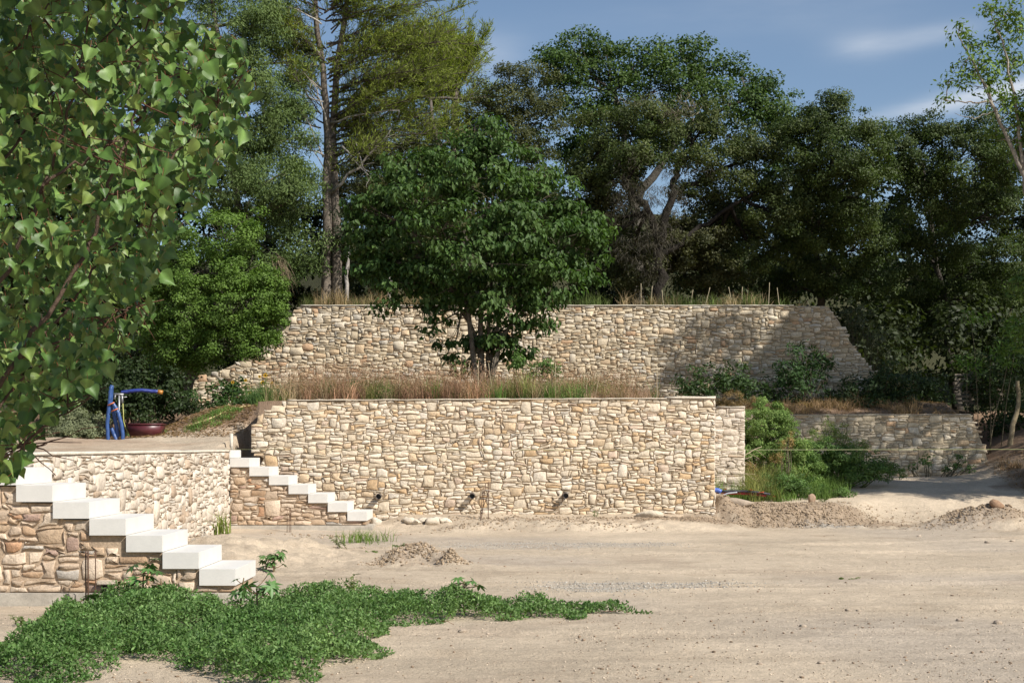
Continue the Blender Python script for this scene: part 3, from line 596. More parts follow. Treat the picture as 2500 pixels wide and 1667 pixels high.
crown('lower_crown', hc[0], LL(42.6, (1500, 460, 70, 50, 0), (1560, 400, 60, 40, .4), (1700, 470, 60, 40, .6), (1640, 600, 70, 70, 1), (1580, 660, 90, 60, 1), (1740, 680, 90, 50, 1), (1790, 500, 90, 50, .6), (1440, 520, 70, 60, 0), (1480, 480, 60, 50, -.3), (1560, 640, 70, 60, -.4), (1660, 560, 50, 50, -.2), (1720, 600, 80, 60, -.3)), .085, .048, (.045, .052, .02), (.09, .09, .036), lai=2.6, clump=.3, seed=297)
hr = tree('evergreen_oak', 'dense round-headed evergreen oak above the broken end of the upper wall', 'tree', P(2030, 740, 46.5), LB(41.5,
    (2035, 265, 75, 40, 0), (2000, 310, 90, 55, -.3), (2080, 320, 85, 55, 0), (1950, 350, 75, 60, 0), (2120, 390, 70, 70, 0), (2030, 400, 105, 70, -.4), (1950, 450, 85, 70, 0), (2080, 480, 90, 70, -.3), (2000, 540, 105, 80, 0), (1930, 570, 80, 80, .3),
    (2100, 590, 90, 75, -.3), (2010, 660, 120, 65, 0), (2140, 690, 75, 60, 0), (1900, 680, 90, 55, .8)),
    .085, .048, (.036, .060, .016), (.078, .104, .03), (.08, .07, .055), 209, group=TG, clump=.34, lai=3.3)
hf = tree('evergreen_oak', 'broad evergreen oak at the far right below the thin cloud streak', 'tree', P(2340, 740, 48.5), LB(43.5,
    (2190, 345, 60, 40, 0), (2255, 305, 60, 35, 0), (2300, 340, 80, 50, 0), (2210, 390, 70, 60, 0), (2400, 325, 75, 50, 0), (2350, 400, 100, 60, -.3), (2460, 380, 80, 70, 0), (2240, 470, 70, 55, -.4), (2330, 490, 95, 55, 0), (2450, 500, 80, 55, 0), (2200, 560, 55, 60, .5),
    (2290, 600, 80, 60, 0), (2380, 640, 90, 60, 0), (2480, 640, 70, 70, 0), (2230, 680, 80, 60, 0), (2330, 730, 110, 60, 0), (2450, 760, 90, 80, 0), (2200, 770, 80, 60, 0)),
    .085, .048, (.036, .058, .015), (.076, .102, .028), (.07, .06, .05), 211, group=TG, clump=.36, lai=3.0)
# dark wood behind them: an undifferentiated mass, forest shade put into its leaf colour
wt = thing('woodland', 'dark shaded woodland filling the gaps between the trees above the upper wall', 'woodland'); tag(wt, kind='stuff')
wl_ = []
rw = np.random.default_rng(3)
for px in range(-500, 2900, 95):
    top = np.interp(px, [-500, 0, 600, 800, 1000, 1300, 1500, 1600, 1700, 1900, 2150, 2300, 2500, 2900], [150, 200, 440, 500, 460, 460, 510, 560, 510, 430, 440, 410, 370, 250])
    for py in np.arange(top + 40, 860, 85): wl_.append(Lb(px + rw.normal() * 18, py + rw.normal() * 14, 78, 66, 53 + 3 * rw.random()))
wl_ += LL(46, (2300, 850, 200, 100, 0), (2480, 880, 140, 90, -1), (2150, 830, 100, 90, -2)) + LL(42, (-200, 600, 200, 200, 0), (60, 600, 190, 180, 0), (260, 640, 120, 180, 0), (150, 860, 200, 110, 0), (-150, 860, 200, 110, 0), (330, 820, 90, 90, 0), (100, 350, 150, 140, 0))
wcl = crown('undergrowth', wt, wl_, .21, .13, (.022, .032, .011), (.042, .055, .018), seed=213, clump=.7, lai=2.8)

# ------------------------------------------------------------------ the pines
def pine(label, base, stems, boughs, cA, cB, tcol, seed, dens=1.0, L=.17, group='pines on the slope', dead=()):
    t = thing('pine_tree', label, 'tree', (0, 0, 0), group); rng = np.random.default_rng(seed)
    trunk(t, stems, tcol, 12); acc = Acc(); P0 = []; TT_ = []
    for a, b, r, fol in boughs:
        p = bend(a, b, 9, .07, .03, rng); p[:, 2] += .10 * np.linalg.norm(b - a) * (np.linspace(0, 1, 9) ** 2 - np.linspace(0, 1, 9))
        acc.add(*tube(p, np.linspace(r, r * .25, 9), 5, .2, cap=False), np.array(tcol) * .6)
        if not fol: continue
        Lb_ = np.linalg.norm(b - a); nt = int(11 * Lb_ * dens)
        for _ in range(nt):
            f = rng.random() ** .7; i = min(7, int(f * 8)); s0 = p[i] + (p[i + 1] - p[i]) * (f * 8 - i)
            dr = nrm((b - a) / Lb_ * .9 + rng.normal(size=3) * .55 + [0, 0, .25]); ln = (.35 + .75 * rng.random()) * (1.15 - .5 * f)
            q = bend(s0, s0 + dr * ln, 5, .12, 0, rng); acc.add(*tube(q, np.linspace(.010, .004, 5), 3, 0, cap=False), np.array(tcol) * .7)
            m = int(17 * dens * fol * ln) + 5; k = rng.integers(1, 5, m); base_ = q[k] - (q[k] - q[k - 1]) * rng.random((m, 1))
            dd = nrm(nrm(q[-1] - q[0]) * .9 + rng.normal(size=(m, 3)) * .75 + [0, 0, .3]); P0.append(base_ + rng.normal(size=(m, 3)) * .03); TT_.append(dd)
    link('branches', acc.mesh('branches', True), t, M['bark'])
    P0 = np.concatenate(P0); D = np.concatenate(TT_); n = len(P0); N = nrm(np.cross(D, rdir(n, rng)))
    V, Fc, m = leaves(P0, N, D, L * (.7 + .6 * rng.random(n)), .026)
    f = rng.random((n, 1)); tint = (np.array(cA) * (1 - f) + np.array(cB) * f)
    link('needles', npmesh('needles', V, Fc, np.repeat(tint, m, 0)), t, M['matte'])
    if dead:
        acc = Acc()
        for a, b, r in dead:
            p = bend(a, b, 8, .13, .02, rng); acc.add(*tube(p, np.linspace(r, r * .3, 8), 5, .2), np.array((.36, .33, .29)) * (.7 + .4 * rng.random()))
            for _ in range(5):
                k = rng.integers(3, 8); q = bend(p[k], p[k] + nrm(nrm(b - a) + rng.normal(size=3) * .8) * rng.uniform(.2, .6), 4, .15, 0, rng); acc.add(*tube(q, np.linspace(.012, .004, 4), 3), (.26, .24, .21))
        link('dead_branches', acc.mesh('dead_branches', True), t, M['bark'])
    return t
rp = np.random.default_rng(77)
b0 = P(805, 770, 41.5)
st1 = path([P(795, 770, 41.5), P(797, 600, 41.5), P(800, 440, 41.5), P(800, 330, 41.5), P(790, 180, 41.6), P(770, 60, 41.6), P(770, -160, 41.7)], 4, .015, 11)
st2 = path([P(822, 770, 41.6), P(822, 600, 41.6), P(815, 440, 41.6), P(812, 300, 41.6), P(822, 160, 41.6), P(850, -20, 41.7), P(860, -170, 41.8)], 4, .015, 12)
bo = []
for k in range(46):
    y0 = 355 - rp.random() * 440; f0 = P(rp.uniform(790, 815), y0 + rp.uniform(-8, 8), 41.6)
    L_ = rp.uniform(110, 360); dy = rp.uniform(30, 210)
    bo.append((f0, P(805 + L_, y0 - dy * .75, 41.6 + rp.uniform(-1.8, 1.8)), .022 + .016 * rp.random(), 1.15))
for k in range(34):
    y0 = 320 - rp.random() * 350; f0 = P(rp.uniform(775, 800), y0, 41.6); L_ = rp.uniform(70, 170); bo.append((f0, P(790 - L_, y0 - rp.uniform(30, 110), 41.6 + rp.uniform(-1.5, 1.5)), .018 + .012 * rp.random(), .9))
for k in range(22):
    y0 = 420 - k * 13; f0 = P(805, y0, 41.6); bo.append((f0, P(805 + rp.uniform(60, 260), y0 - rp.uniform(10, 90), 41 + rp.uniform(-1.5, .5)), .035, .55))
for k in range(8): bo.append((P(820, -60 - 10 * k, 41.7), P(rp.uniform(600, 1000), rp.uniform(-260, -90), 41.7 + rp.uniform(-1, 1)), .05, .9))
dead = [(P(810, 470, 41.4), P(955, 315, 40.6), .055), (P(808, 300, 41.4), P(975, 270, 40.5), .04), (P(835, 358, 41.0), P(880, 410, 40.6), .035), (P(880, 410, 40.6), P(905, 432, 40.5), .02), (P(868, 345, 40.8), P(895, 425, 40.5), .02),
        (P(798, 310, 41.2), P(770, 210, 40.9), .035), (P(772, 215, 40.9), P(742, 178, 40.9), .02), (P(790, 385, 41.2), P(735, 260, 40.9), .03), (P(792, 380, 41.2), P(715, 360, 40.8), .03), (P(790, 250, 41.3), P(700, 225, 41), .03), (P(795, 420, 41.3), P(730, 300, 41), .02),
        (P(785, 60, 41.3), P(715, 20, 41), .03), (P(780, 130, 41.3), P(700, 60, 41), .03), (P(785, 220, 41.3), P(690, 150, 41), .03), (P(820, 200, 41.4), P(905, 120, 41), .03)]
pine('tall sparse yellow-green pine with a thick double grey trunk left of centre', b0, [(st1, np.linspace(.165, .06, len(st1))), (st2, np.linspace(.175, .05, len(st2)))], bo, (.12, .155, .025), (.20, .235, .045), (.15, .125, .10), 301, 1.0, dead=dead)
s3 = path([P(1090, 760, 50), P(1100, 500, 50), P(1110, 200, 50), P(1120, 110, 50)], 4, .05, 13); bo = []
for k in range(110):
    a = rp.random() * 6.28; c = P(1105, 190, 50); tgt = P(rp.choice([1060, 1110, 1160, 1040, 980, 1090]) + rp.normal() * 26, rp.choice([110, 150, 200, 260, 310]) + rp.normal() * 24, 50 + rp.normal() * .8)
    bo.append((c * .5 + tgt * .5 - [0, 0, .6], tgt, .03, 1.5))
pine('bright yellow-green rounded pine top between the tall pine and the olive oak', P(1090, 760, 50), [(s3, np.linspace(.2, .06, len(s3)))], bo, (.15, .19, .02), (.235, .275, .035), (.17, .14, .11), 303, 1.25, L=.22)

# thin bare trunks standing in the shade at the pine's foot
for k, (px, py, top, w_) in enumerate(((849, 735, 600, .07), (953, 730, 640, .06))):
    t = thing('young_tree', ('slim pale trunk in shade just right of the thick pine trunks', 'short pale leaning trunk in shade left of the central tree')[k], 'tree', (0, 0, 0), None)
    p = path([P(px, 800, 40.5), P(px - 3, (py + top) / 2, 40.5), P(px + 4, top, 40.6)], 5, .02, 40 + k); trunk(t, [(p, np.linspace(w_, w_ * .7, len(p)))], (.30, .27, .24), 8)
    crown('crown', t, LL(40.8, (px + 5, top - 40, 60, 45, 0), (px - 30, top - 20, 45, 35, 0)), .09, .05, (.03, .04, .02), (.05, .06, .03), lai=1.3, seed=430 + k)

# ------------------------------------------------------------------ bright bush left, central tree, right-hand trees
tree('bushy_tree', 'rounded bright green bushy tree hanging over the left end of the upper wall', 'tree', P(420, 960, 32.8), LL(31.5,
    (545, 575, 115, 62, 0), (500, 660, 110, 75, 0), (610, 650, 75, 65, 0), (640, 720, 60, 60, 0), (560, 740, 100, 80, -.4), (460, 760, 90, 80, -.2), (630, 790, 55, 55, 0), (560, 830, 75, 45, 0), (440, 840, 75, 60, 0), (660, 720, 45, 50, 0), (400, 740, 70, 80, .3), (620, 850, 35, 28, 0), (480, 890, 50, 30, .3), (420, 880, 50, 40, .4), (520, 860, 50, 25, 0), (380, 820, 60, 60, .4), (660, 770, 45, 40, 0), (350, 700, 60, 90, .6), (655, 800, 48, 46, -.2), (680, 755, 32, 40, -.1), (610, 845, 45, 30, -.2)),
    .062, .034, (.075, .135, .022), (.125, .20, .038), (.13, .11, .09), 221, clump=.20, lai=2.9, up=.6, limb_r=.03, twig=.007, shell=.45)
# drooping bare twigs beside it
dt = thing('dead_branch', 'fan of drooping bare brown twigs between the bright bush and the pine trunk', 'branch'); acc = Acc()
for k in range(46):
    a = P(675 + R.normal() * 8, 632 + R.normal() * 8, 32.6); b = P(rp.uniform(660, 735), rp.uniform(680, 745), 32.4 + R.normal() * .2); p = bend(a, b, 7, .04, .16)
    acc.add(*tube(p, np.linspace(.008, .003, 7), 3), (.24, .19, .12))
acc.add(*tube(path([P(640, 730, 32.8), P(655, 670, 32.7), P(675, 632, 32.6)], 4, .01, 5), .02, 5), (.16, .13, .1)); acc.V
link('twigs', acc.mesh('twigs'), dt, M['bark'])
ct = thing('broadleaf_tree', 'central large-leaved dark green tree with several stems before the upper wall', 'tree')
Yc = 30.5; cb = P(1185, 935, Yc); cb[2] = float(G(cb[0], cb[1])) - .1; sp = []
for k, (x1, y1, x2, y2, r) in enumerate(((1150, 800, 1090, 560, .075), (1172, 800, 1190, 420, .075), (1205, 830, 1260, 520, .06), (1215, 850, 1330, 600, .055), (1165, 820, 1000, 560, .055), (1190, 830, 1200, 330, .05), (1210, 840, 1420, 560, .045))):
    sp.append((path([cb + [(k - 3) * .04, (k % 3 - 1) * .06, 0], P(x1, y1, Yc + (k % 3 - 1) * .25), P((x1 + x2) / 2 + 10, (y1 + y2) / 2, Yc), P(x2, y2, Yc + (k % 2) * .5)], 4, .015, 500 + k), np.linspace(r, .02, 13)))
trunk(ct, sp, (.15, .125, .095), 8)
clb = LL(Yc, (1180, 330, 60, 45, 0), (1110, 370, 80, 45, 0), (1230, 380, 80, 50, -.2), (1020, 400, 75, 50, 0), (1130, 430, 100, 55, -.5), (1290, 430, 75, 50, 0), (960, 450, 60, 40, 0), (1040, 480, 90, 50, -.6), (1200, 490, 110, 55, -.8), (1340, 480, 75, 50, -.2), (1420, 510, 60, 50, 0),
         (940, 520, 80, 50, 0), (900, 500, 45, 40, 0), (1080, 560, 110, 55, -.9), (1250, 570, 110, 55, -1), (1380, 580, 90, 50, -.5), (1440, 610, 45, 45, 0), (920, 590, 70, 50, .3), (1000, 630, 90, 50, 0), (1160, 640, 110, 50, -1), (1300, 650, 100, 45, -.7), (1420, 660, 55, 30, -.2), (960, 690, 60, 30, 0), (1100, 700, 80, 45, -.4), (1210, 720, 90, 45, -.6), (1340, 710, 70, 40, -.3),
         (940, 745, 45, 14, -.3), (1070, 760, 45, 28, -.3), (1290, 770, 60, 40, -.3), (1240, 810, 60, 40, 0), (1050, 800, 22, 12, -.3), (1110, 850, 40, 26, 0), (1250, 860, 60, 30, .1), (1130, 890, 30, 18, 0), (1320, 790, 30, 22, 0), (1180, 820, 40, 50, .3), (900, 640, 50, 50, .4), (870, 560, 40, 45, .3), (1460, 560, 40, 40, .1), (1010, 560, 80, 50, .2), (1150, 700, 90, 60, .3), (1380, 640, 60, 40, .2), (1290, 540, 90, 50, -.9), (1000, 690, 80, 50, .3))
ccl = crown('foliage', ct, clb, .125, .066, (.040, .082, .019), (.082, .135, .036), lai=2.5, clump=.26, seed=231, droop=1.3, up=.45, outw=.5, mt='leaf', lob=True, shell=.45, flat=.5, parts=300, jit=.3)
limbs(ct, [p for p, r in sp], ccl, (.14, .12, .09), 232, .022, .007, .4)

ash = thing('ash_tree', 'slender light-green leaning tree in the top right corner with thin pale branches', 'tree'); Ya = 32.0; rq = np.random.default_rng(9)
ap = [(path([P(2560, 800, Ya), P(2545, 600, Ya), P(2500, 430, Ya), P(2440, 290, Ya), P(2415, 245, Ya)], 5, .02, 61), np.linspace(.08, .03, 21)),
      (path([P(2500, 430, Ya), P(2478, 260, Ya), P(2455, 120, Ya), P(2420, 40, Ya)], 5, .02, 62), np.linspace(.045, .012, 16)),
      (path([P(2430, 270, Ya), P(2390, 180, Ya), P(2350, 110, Ya), P(2335, 70, Ya)], 5, .02, 63), np.linspace(.03, .008, 16)),
      (path([P(2415, 250, Ya), P(2370, 250, Ya), P(2300, 245, Ya)], 5, .02, 64), np.linspace(.025, .008, 11)),
      (path([P(2430, 270, Ya), P(2380, 290, Ya), P(2335, 280, Ya)], 5, .02, 65), np.linspace(.015, .005, 11)),
      (path([P(2500, 430, Ya), P(2520, 200, Ya), P(2540, -50, Ya)], 5, .03, 66), np.linspace(.06, .02, 11))]
trunk(ash, ap, (.30, .26, .21), 6)
al = LL(Ya, (2345, 75, 22, 30, 0), (2370, 110, 35, 22, 0), (2350, 160, 30, 28, 0), (2395, 160, 45, 35, 0), (2315, 200, 25, 16, 0), (2310, 245, 25, 13, 0), (2420, 20, 30, 30, 0), (2470, 25, 35, 30, 0), (2490, 70, 30, 45, 0), (2440, 75, 25, 40, .3), (2400, 205, 60, 30, .2), (2450, 245, 45, 30, 0), (2490, 260, 40, 40, 0), (2470, 160, 40, 60, .5), (2500, 350, 50, 70, .3), (2430, 330, 35, 30, .4))
aoff = LL(Ya, (2620, 150, 60, 60, 0), (2560, 225, 50, 50, 0), (2700, 50, 70, 60, 0), (2540, 300, 60, 60, 0), (2800, -40, 80, 70, 0), (2700, 150, 105, 90, 0), (2860, -10, 95, 90, 0), (2800, 190, 110, 90, 0), (2640, 330, 100, 80, 0), (2960, 60, 110, 110, 0), (3000, -110, 100, 100, 0), (2560, 260, 50, 50, 0), (2760, 380, 110, 80, 0), (2620, 240, 80, 70, 0), (2900, 250, 110, 100, 0))
acl = crown('crown', ash, al, .13, .05, (.09, .15, .025), (.155, .225, .04), lai=1.35, clump=.2, seed=241, droop=.6, shell=.2, up=.4)
acl += crown('side_crown', ash, aoff, .13, .05, (.09, .15, .025), (.155, .225, .04), lai=5.0, clump=.3, seed=243, droop=.6, shell=.2, up=.4)
limbs(ash, [p for p, r in ap], acl, (.27, .24, .2), 242, .014, .006, .7)
# tall tree at the right edge; its shade falls on the yard and the low wall
bt = thing('broadleaf_tree', 'tree reaching in from the right edge, its trunk beside the low dappled wall', 'tree'); Yb = 28.5
tb = [(path([[13.6, 27.3, .5], [13.9, 27.2, 3.5], [14.2, 27.0, 7.5], [14.6, 27, 11.5]], 5, .05, 71), np.linspace(.26, .06, 16)), (path([[13.8, 27.2, 3.4], [12.4, 27.2, 5.0], [11.3, 27.2, 5.6]], 5, .05, 72), np.linspace(.1, .03, 11))]
trunk(bt, tb, (.2, .17, .13), 9)
E = lambda x, y, z, a, b, c: (np.array([x, y, z], float), np.array([a, b, c], float))
bl = [E(11.6, 27.3, 5.9, 1.1, 1.2, .8), E(12.9, 26.6, 6.3, 1.4, 1.4, 1.0), E(14.6, 26.2, 6.0, 1.6, 1.5, 1.1), E(16.2, 26.4, 6.4, 1.5, 1.5, 1.2), E(14.0, 27.0, 8.2, 1.6, 1.5, 1.1), E(16.2, 27.4, 8.6, 1.6, 1.6, 1.2), E(18.0, 27.2, 8.0, 1.5, 1.6, 1.3), E(15.0, 27.0, 10.6, 1.6, 1.6, 1.2), E(18.0, 28.0, 11.0, 1.7, 1.6, 1.3), E(11.4, 28.4, 3.9, .9, .8, .55), E(11.0, 28.2, 5.1, .8, .8, .6), E(20.0, 28.6, 9.6, 1.5, 1.6, 1.4), E(21.5, 28.0, 11.6, 1.6, 1.6, 1.4)]
crown('lower_crown', bt, [E(14.3, 26.2, 5.6, 1.9, 1.5, .55), E(15.9, 26.0, 5.9, 1.8, 1.4, .55), E(12.9, 26.6, 5.6, 1.0, 1.1, .5), E(17.5, 26.4, 6.0, 1.4, 1.4, .6), E(12.3, 26.0, 6.1, 1.1, 1.2, .45), E(13.6, 25.9, 6.0, 1.2, 1.2, .5)], .13, .062, (.055, .10, .022), (.11, .17, .035), lai=8, clump=.4, seed=258, droop=.7, shell=.1)
bcl = crown('crown', bt, bl, .13, .062, (.055, .10, .022), (.11, .17, .035), lai=1.9, clump=.30, seed=251, droop=.7, shell=.35)
limbs(bt, [p for p, r in tb], bcl, (.2, .17, .13), 252, .05, .012, .35)
# ailanthus-like shoots at the right edge
def shrub(label, lobes, L, W, cA, cB, seed, base=None, name='shrub', cat='shrub', group=None, lai=2.2, clump=.16, tcol=(.14, .12, .08), stems=5, mt='leaf', droop=.2, **kw):
    t = thing(name, label, cat, (0, 0, 0), group); cl = crown('foliage', t, lobes, L, W, cA, cB, lai=lai, clump=clump, seed=seed, mt=mt, droop=droop, **kw)
    c0 = lobes[0][0] if base is None else np.array(base, float); gz = float(G(c0[0], c0[1])); acc = Acc(); rng = np.random.default_rng(seed)
    for k in range(stems):
        for c, r in lobes[:8]:
            acc.add(*tube(bend([c[0] * .6 + c0[0] * .4 + rng.normal() * .06, c0[1] * .5 + c[1] * .5 + rng.normal() * .05, float(G(c[0] * .6 + c0[0] * .4, c[1])) - .05], c + rdir(1, rng)[0] * r * .6, 6, .08, 0, rng), np.linspace(.014, .004, 6), 4), tcol)
    link('stems', acc.mesh('stems'), t, M['bark']); return t
SG = 'shaded shrubs below the upper wall'
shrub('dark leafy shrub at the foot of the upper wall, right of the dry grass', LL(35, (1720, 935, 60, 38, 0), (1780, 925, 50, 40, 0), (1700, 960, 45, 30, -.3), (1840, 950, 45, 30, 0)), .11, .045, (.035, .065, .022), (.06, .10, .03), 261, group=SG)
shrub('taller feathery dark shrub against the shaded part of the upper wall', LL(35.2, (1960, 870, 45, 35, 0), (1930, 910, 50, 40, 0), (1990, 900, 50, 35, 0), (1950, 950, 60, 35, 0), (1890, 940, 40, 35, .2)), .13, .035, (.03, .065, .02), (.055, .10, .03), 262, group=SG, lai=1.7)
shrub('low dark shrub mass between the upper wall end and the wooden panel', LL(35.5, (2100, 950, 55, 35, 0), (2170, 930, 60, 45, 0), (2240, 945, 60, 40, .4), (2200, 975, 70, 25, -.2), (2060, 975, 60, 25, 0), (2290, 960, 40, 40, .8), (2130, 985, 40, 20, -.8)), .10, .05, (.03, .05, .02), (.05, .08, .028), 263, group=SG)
shrub('olive shrub leaning over the broken right end of the upper wall', LL(37.6, (2100, 800, 35, 40, 0), (2080, 760, 25, 30, 0), (2130, 830, 35, 40, .2), (2150, 880, 35, 35, 0)), .09, .035, (.05, .06, .03), (.09, .10, .05), 264, lai=1.2)
shrub('dark bush filling the far right shade behind the low wall end', LL(36, (2440, 900, 80, 60, 0), (2480, 990, 60, 60, -.6), (2400, 960, 50, 50, .4), (2500, 860, 60, 80, 0), (2450, 1060, 45, 50, -1.2), (2500, 1040, 50, 70, -1.5)), .11, .055, (.025, .042, .016), (.05, .08, .025), 265, group=SG)
shrub('fresh green feathery shoots hanging in at the right edge above the low wall', LL(33.6, (2380, 775, 35, 14, 0), (2440, 845, 55, 16, 0), (2480, 800, 40, 25, 0), (2360, 880, 40, 14, 0), (2430, 890, 55, 14, 0)), .13, .04, (.06, .12, .02), (.11, .19, .035), 266, lai=1.4, stems=1)
# dark leafy understory left, behind the blue hoses
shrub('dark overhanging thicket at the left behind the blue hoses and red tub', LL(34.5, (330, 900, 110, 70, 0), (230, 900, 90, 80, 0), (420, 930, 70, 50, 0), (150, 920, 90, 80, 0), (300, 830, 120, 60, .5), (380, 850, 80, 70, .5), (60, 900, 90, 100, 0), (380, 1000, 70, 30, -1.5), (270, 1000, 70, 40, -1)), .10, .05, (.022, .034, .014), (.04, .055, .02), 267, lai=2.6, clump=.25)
shrub('leafy dark green bush right of the red tub under the pale wall', LL(31, (540, 955, 40, 28, 0), (580, 960, 35, 30, 0), (520, 985, 40, 20, -.2), (450, 975, 45, 25, 0), (560, 985, 45, 18, -.4)), .085, .05, (.03, .065, .018), (.06, .105, .03), 268, clump=.12)
shrub('rounded grey-green sage bush left of the blue hoses', LL(27.0, (170, 1035, 56, 36, 0), (150, 1055, 42, 24, -.2), (218, 1042, 44, 32, 0), (185, 1022, 42, 24, .1), (190, 1055, 50, 24, -.2)), .055, .020, (.15, .17, .095), (.24, .26, .15), 269, clump=.10, lai=4.2, mt='matte', droop=.3)

t = thing('young_tree', 'pale bare trunk in the shade right of the low dappled wall end', 'tree'); p = path([P(2462, 1110, 33.4), P(2470, 1050, 33.4), P(2488, 985, 33.5), P(2484, 930, 33.6)], 5, .01, 81); p[0][2] = float(G(p[0][0], p[0][1])) - .1
trunk(t, [(p, np.linspace(.07, .045, len(p)))], (.30, .24, .15), 8); crown('crown', t, LL(34, (2470, 900, 60, 40, 0)), .1, .05, (.03, .05, .02), (.05, .08, .03), lai=1.2, seed=433)

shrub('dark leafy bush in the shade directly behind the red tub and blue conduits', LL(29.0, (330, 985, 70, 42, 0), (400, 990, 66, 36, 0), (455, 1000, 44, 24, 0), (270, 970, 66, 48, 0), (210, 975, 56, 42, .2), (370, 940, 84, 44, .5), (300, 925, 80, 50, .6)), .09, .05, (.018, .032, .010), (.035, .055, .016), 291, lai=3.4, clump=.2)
# ------------------------------------------------------------------ foreground poplar, upper left
def poplar_leaf(rng):
    """rounded deltoid leaf with a pointed tip, folded along the midrib and curled; tip at -z, blade facing -y"""
    out = [(0, .02), (.20, .0), (.40, .055), (.53, .18), (.52, .31), (.42, .50), (.27, .70), (.11, .90), (0, 1.10)]
    wid = rng.uniform(.88, 1.08); fold = rng.uniform(.05, .6); curl = rng.uniform(-.18, .42); wave = rng.uniform(.01, .08); ph = rng.uniform(0, 6)
    n = len(out); V = []
    def pt(x, l, k): return (x * wid, -(fold * abs(x) - .25 * fold * abs(x) ** 2) + curl * l * l + wave * math.sin(ph + 7 * l + (3 if x > 0 else 0)) * (abs(x) > .1) , -l)
    V += [pt(0, l, 0) for l in (0.02, .18, .36, .54, .74, 1.10)]
    half = []
    for sgn in (1, -1):
        st = len(V); mid = [pt(sgn * x * .5, l * .98 + .02, 0) for x, l in out[1:-1]]; V += mid; V2 = [pt(sgn * x, l + rng.uniform(-.012, .012), 0) for x, l in out[1:-1]]; st2 = len(V); V += V2; half.append((st, st2))
    Fq, Ft = [], []; m = n - 2; mr = [0, 0, 1, 1, 2, 3, 4, 5]
    mids = [0, 1, 1, 2, 3, 4, 4]
    for (a, b), sg in zip(half, (1, -1)):
        def qd(*f): Fq.append(f if sg > 0 else f[::-1])
        def tr(*f): Ft.append(f if sg > 0 else f[::-1])
        for k in range(m - 1): qd(a + k, b + k, b + k + 1, a + k + 1)
        tr(0, b, a); tr(a + m - 1, b + m - 1, 5)
        for k in range(m - 1):
            if mids[k] == mids[k + 1]: tr(mids[k], a + k, a + k + 1)
            else: qd(mids[k], a + k, a + k + 1, mids[k + 1])
        tr(mids[m - 1], a + m - 1, 5)
    V = [np.array(v_) for v_ in V]; V = np.array(V)
    # petiole: thin strip rising from the base
    k0 = len(V); pl = rng.uniform(.35, .6); b1 = rng.uniform(-.2, .2); w = .014
    pet = np.array([(-w, 0, -.03), (w, 0, -.03), (w + b1 * .4, .02, pl * .5), (-w + b1 * .4, .02, pl * .5), (w + b1, .05, pl), (-w + b1, .05, pl)])
    V = np.concatenate([V, pet]); Fq += [(k0, k0 + 1, k0 + 2, k0 + 3), (k0 + 3, k0 + 2, k0 + 4, k0 + 5)]
    mi = np.array([0] * (len(Fq) - 2) + [1, 1] + [0] * len(Ft)); return V, np.array(Fq), np.array(Ft), mi
prg = np.random.default_rng(5)
pop = thing('poplar_tree', 'large-leaved green poplar branch hanging in from the upper left, closest to camera', 'tree')
var = [poplar_leaf(prg) for _ in range(9)]; vm = []
ptint = [(.076, .140, .029), (.048, .095, .019), (.115, .190, .045), (.060, .116, .024), (.135, .190, .044)]
for V, q, t, mi in var:
    row = []
    for c in ptint:
        me = npmesh('leaf', V, [q, t], np.array(c) * (1 + .45 * (np.arange(len(V)) < 6))[:, None], True, mi); me.materials.append(M['glossy']); me.materials.append(M['petiole']); row.append(me)
    vm.append(row)
edge = [(-900, -700), (700, -700), (560, -250), (470, -80), (455, 20), (430, 60), (520, 95), (590, 115), (605, 200), (612, 260), (600, 330), (572, 400), (520, 470), (470, 540), (430, 590), (412, 640), (385, 700), (350, 740), (372, 780), (345, 830), (285, 890), (262, 930), (215, 985), (175, 1010), (110, 1060), (70, 1110), (52, 1165), (30, 1195), (-80, 1160), (-500, 1000), (-900, 700)]
def in_hole(px, py): return ((px - 455) / 40) ** 2 + ((py - 135) / 26) ** 2 < 1 or ((px - 425) / 45) ** 2 + ((py - 300) / 25) ** 2 < .6
LV = []
brs = [[(-300, 1500), (20, 900), (200, 640), (262, 480), (330, 300), (345, 120), (400, -60)], [(-250, 1200), (60, 1080), (160, 1000), (258, 940)], [(20, 900), (160, 760), (262, 610), (420, 480), (540, 380)], [(262, 480), (400, 420), (500, 290), (585, 180)], [(330, 300), (430, 190), (530, 130)],
       [(-300, 900), (0, 700), (110, 450), (190, 200), (230, -50)], [(-300, 600), (0, 400), (100, 250), (300, 40), (430, -150)], [(40, 880), (150, 830), (300, 760), (352, 740)], [(-100, 1100), (80, 900), (180, 800), (230, 770)], [(-250, 1250), (0, 1120), (60, 1080), (90, 1090)], [(110, 450), (220, 380), (300, 330)], [(-300, 300), (50, 120), (150, -50)]]
bacc = Acc(); bp_ = []
for k, b in enumerate(brs):
    Yk = 4.3 + .16 * (k % 5); pts = path([P(x, y, Yk + .05 * i) for i, (x, y) in enumerate(b)], 6, .006, 900 + k)
    r = np.linspace(.009 if k in (0, 5) else .006, .002, len(pts)); bacc.add(*tube(pts, r, 6, .15), (.09, .062, .045)); bp_.append(pts)
nb0 = len(bp_)
for k in range(150):
    c = bp_[prg.integers(nb0)]; i = prg.integers(len(c) // 2, len(c)); a = c[i]; q = a + np.array([prg.normal() * .08, prg.normal() * .1, prg.normal() * .07 - .01])
    bacc.add(*tube(bend(a, q, 5, .12, 0, prg), np.linspace(.003, .0012, 5), 4), (.11, .06, .04)); bp_.append(bend(a, q, 3, .1, 0, prg))
link('branches', bacc.mesh('branches', True), pop, M['bark'])
nodes = np.concatenate(bp_)
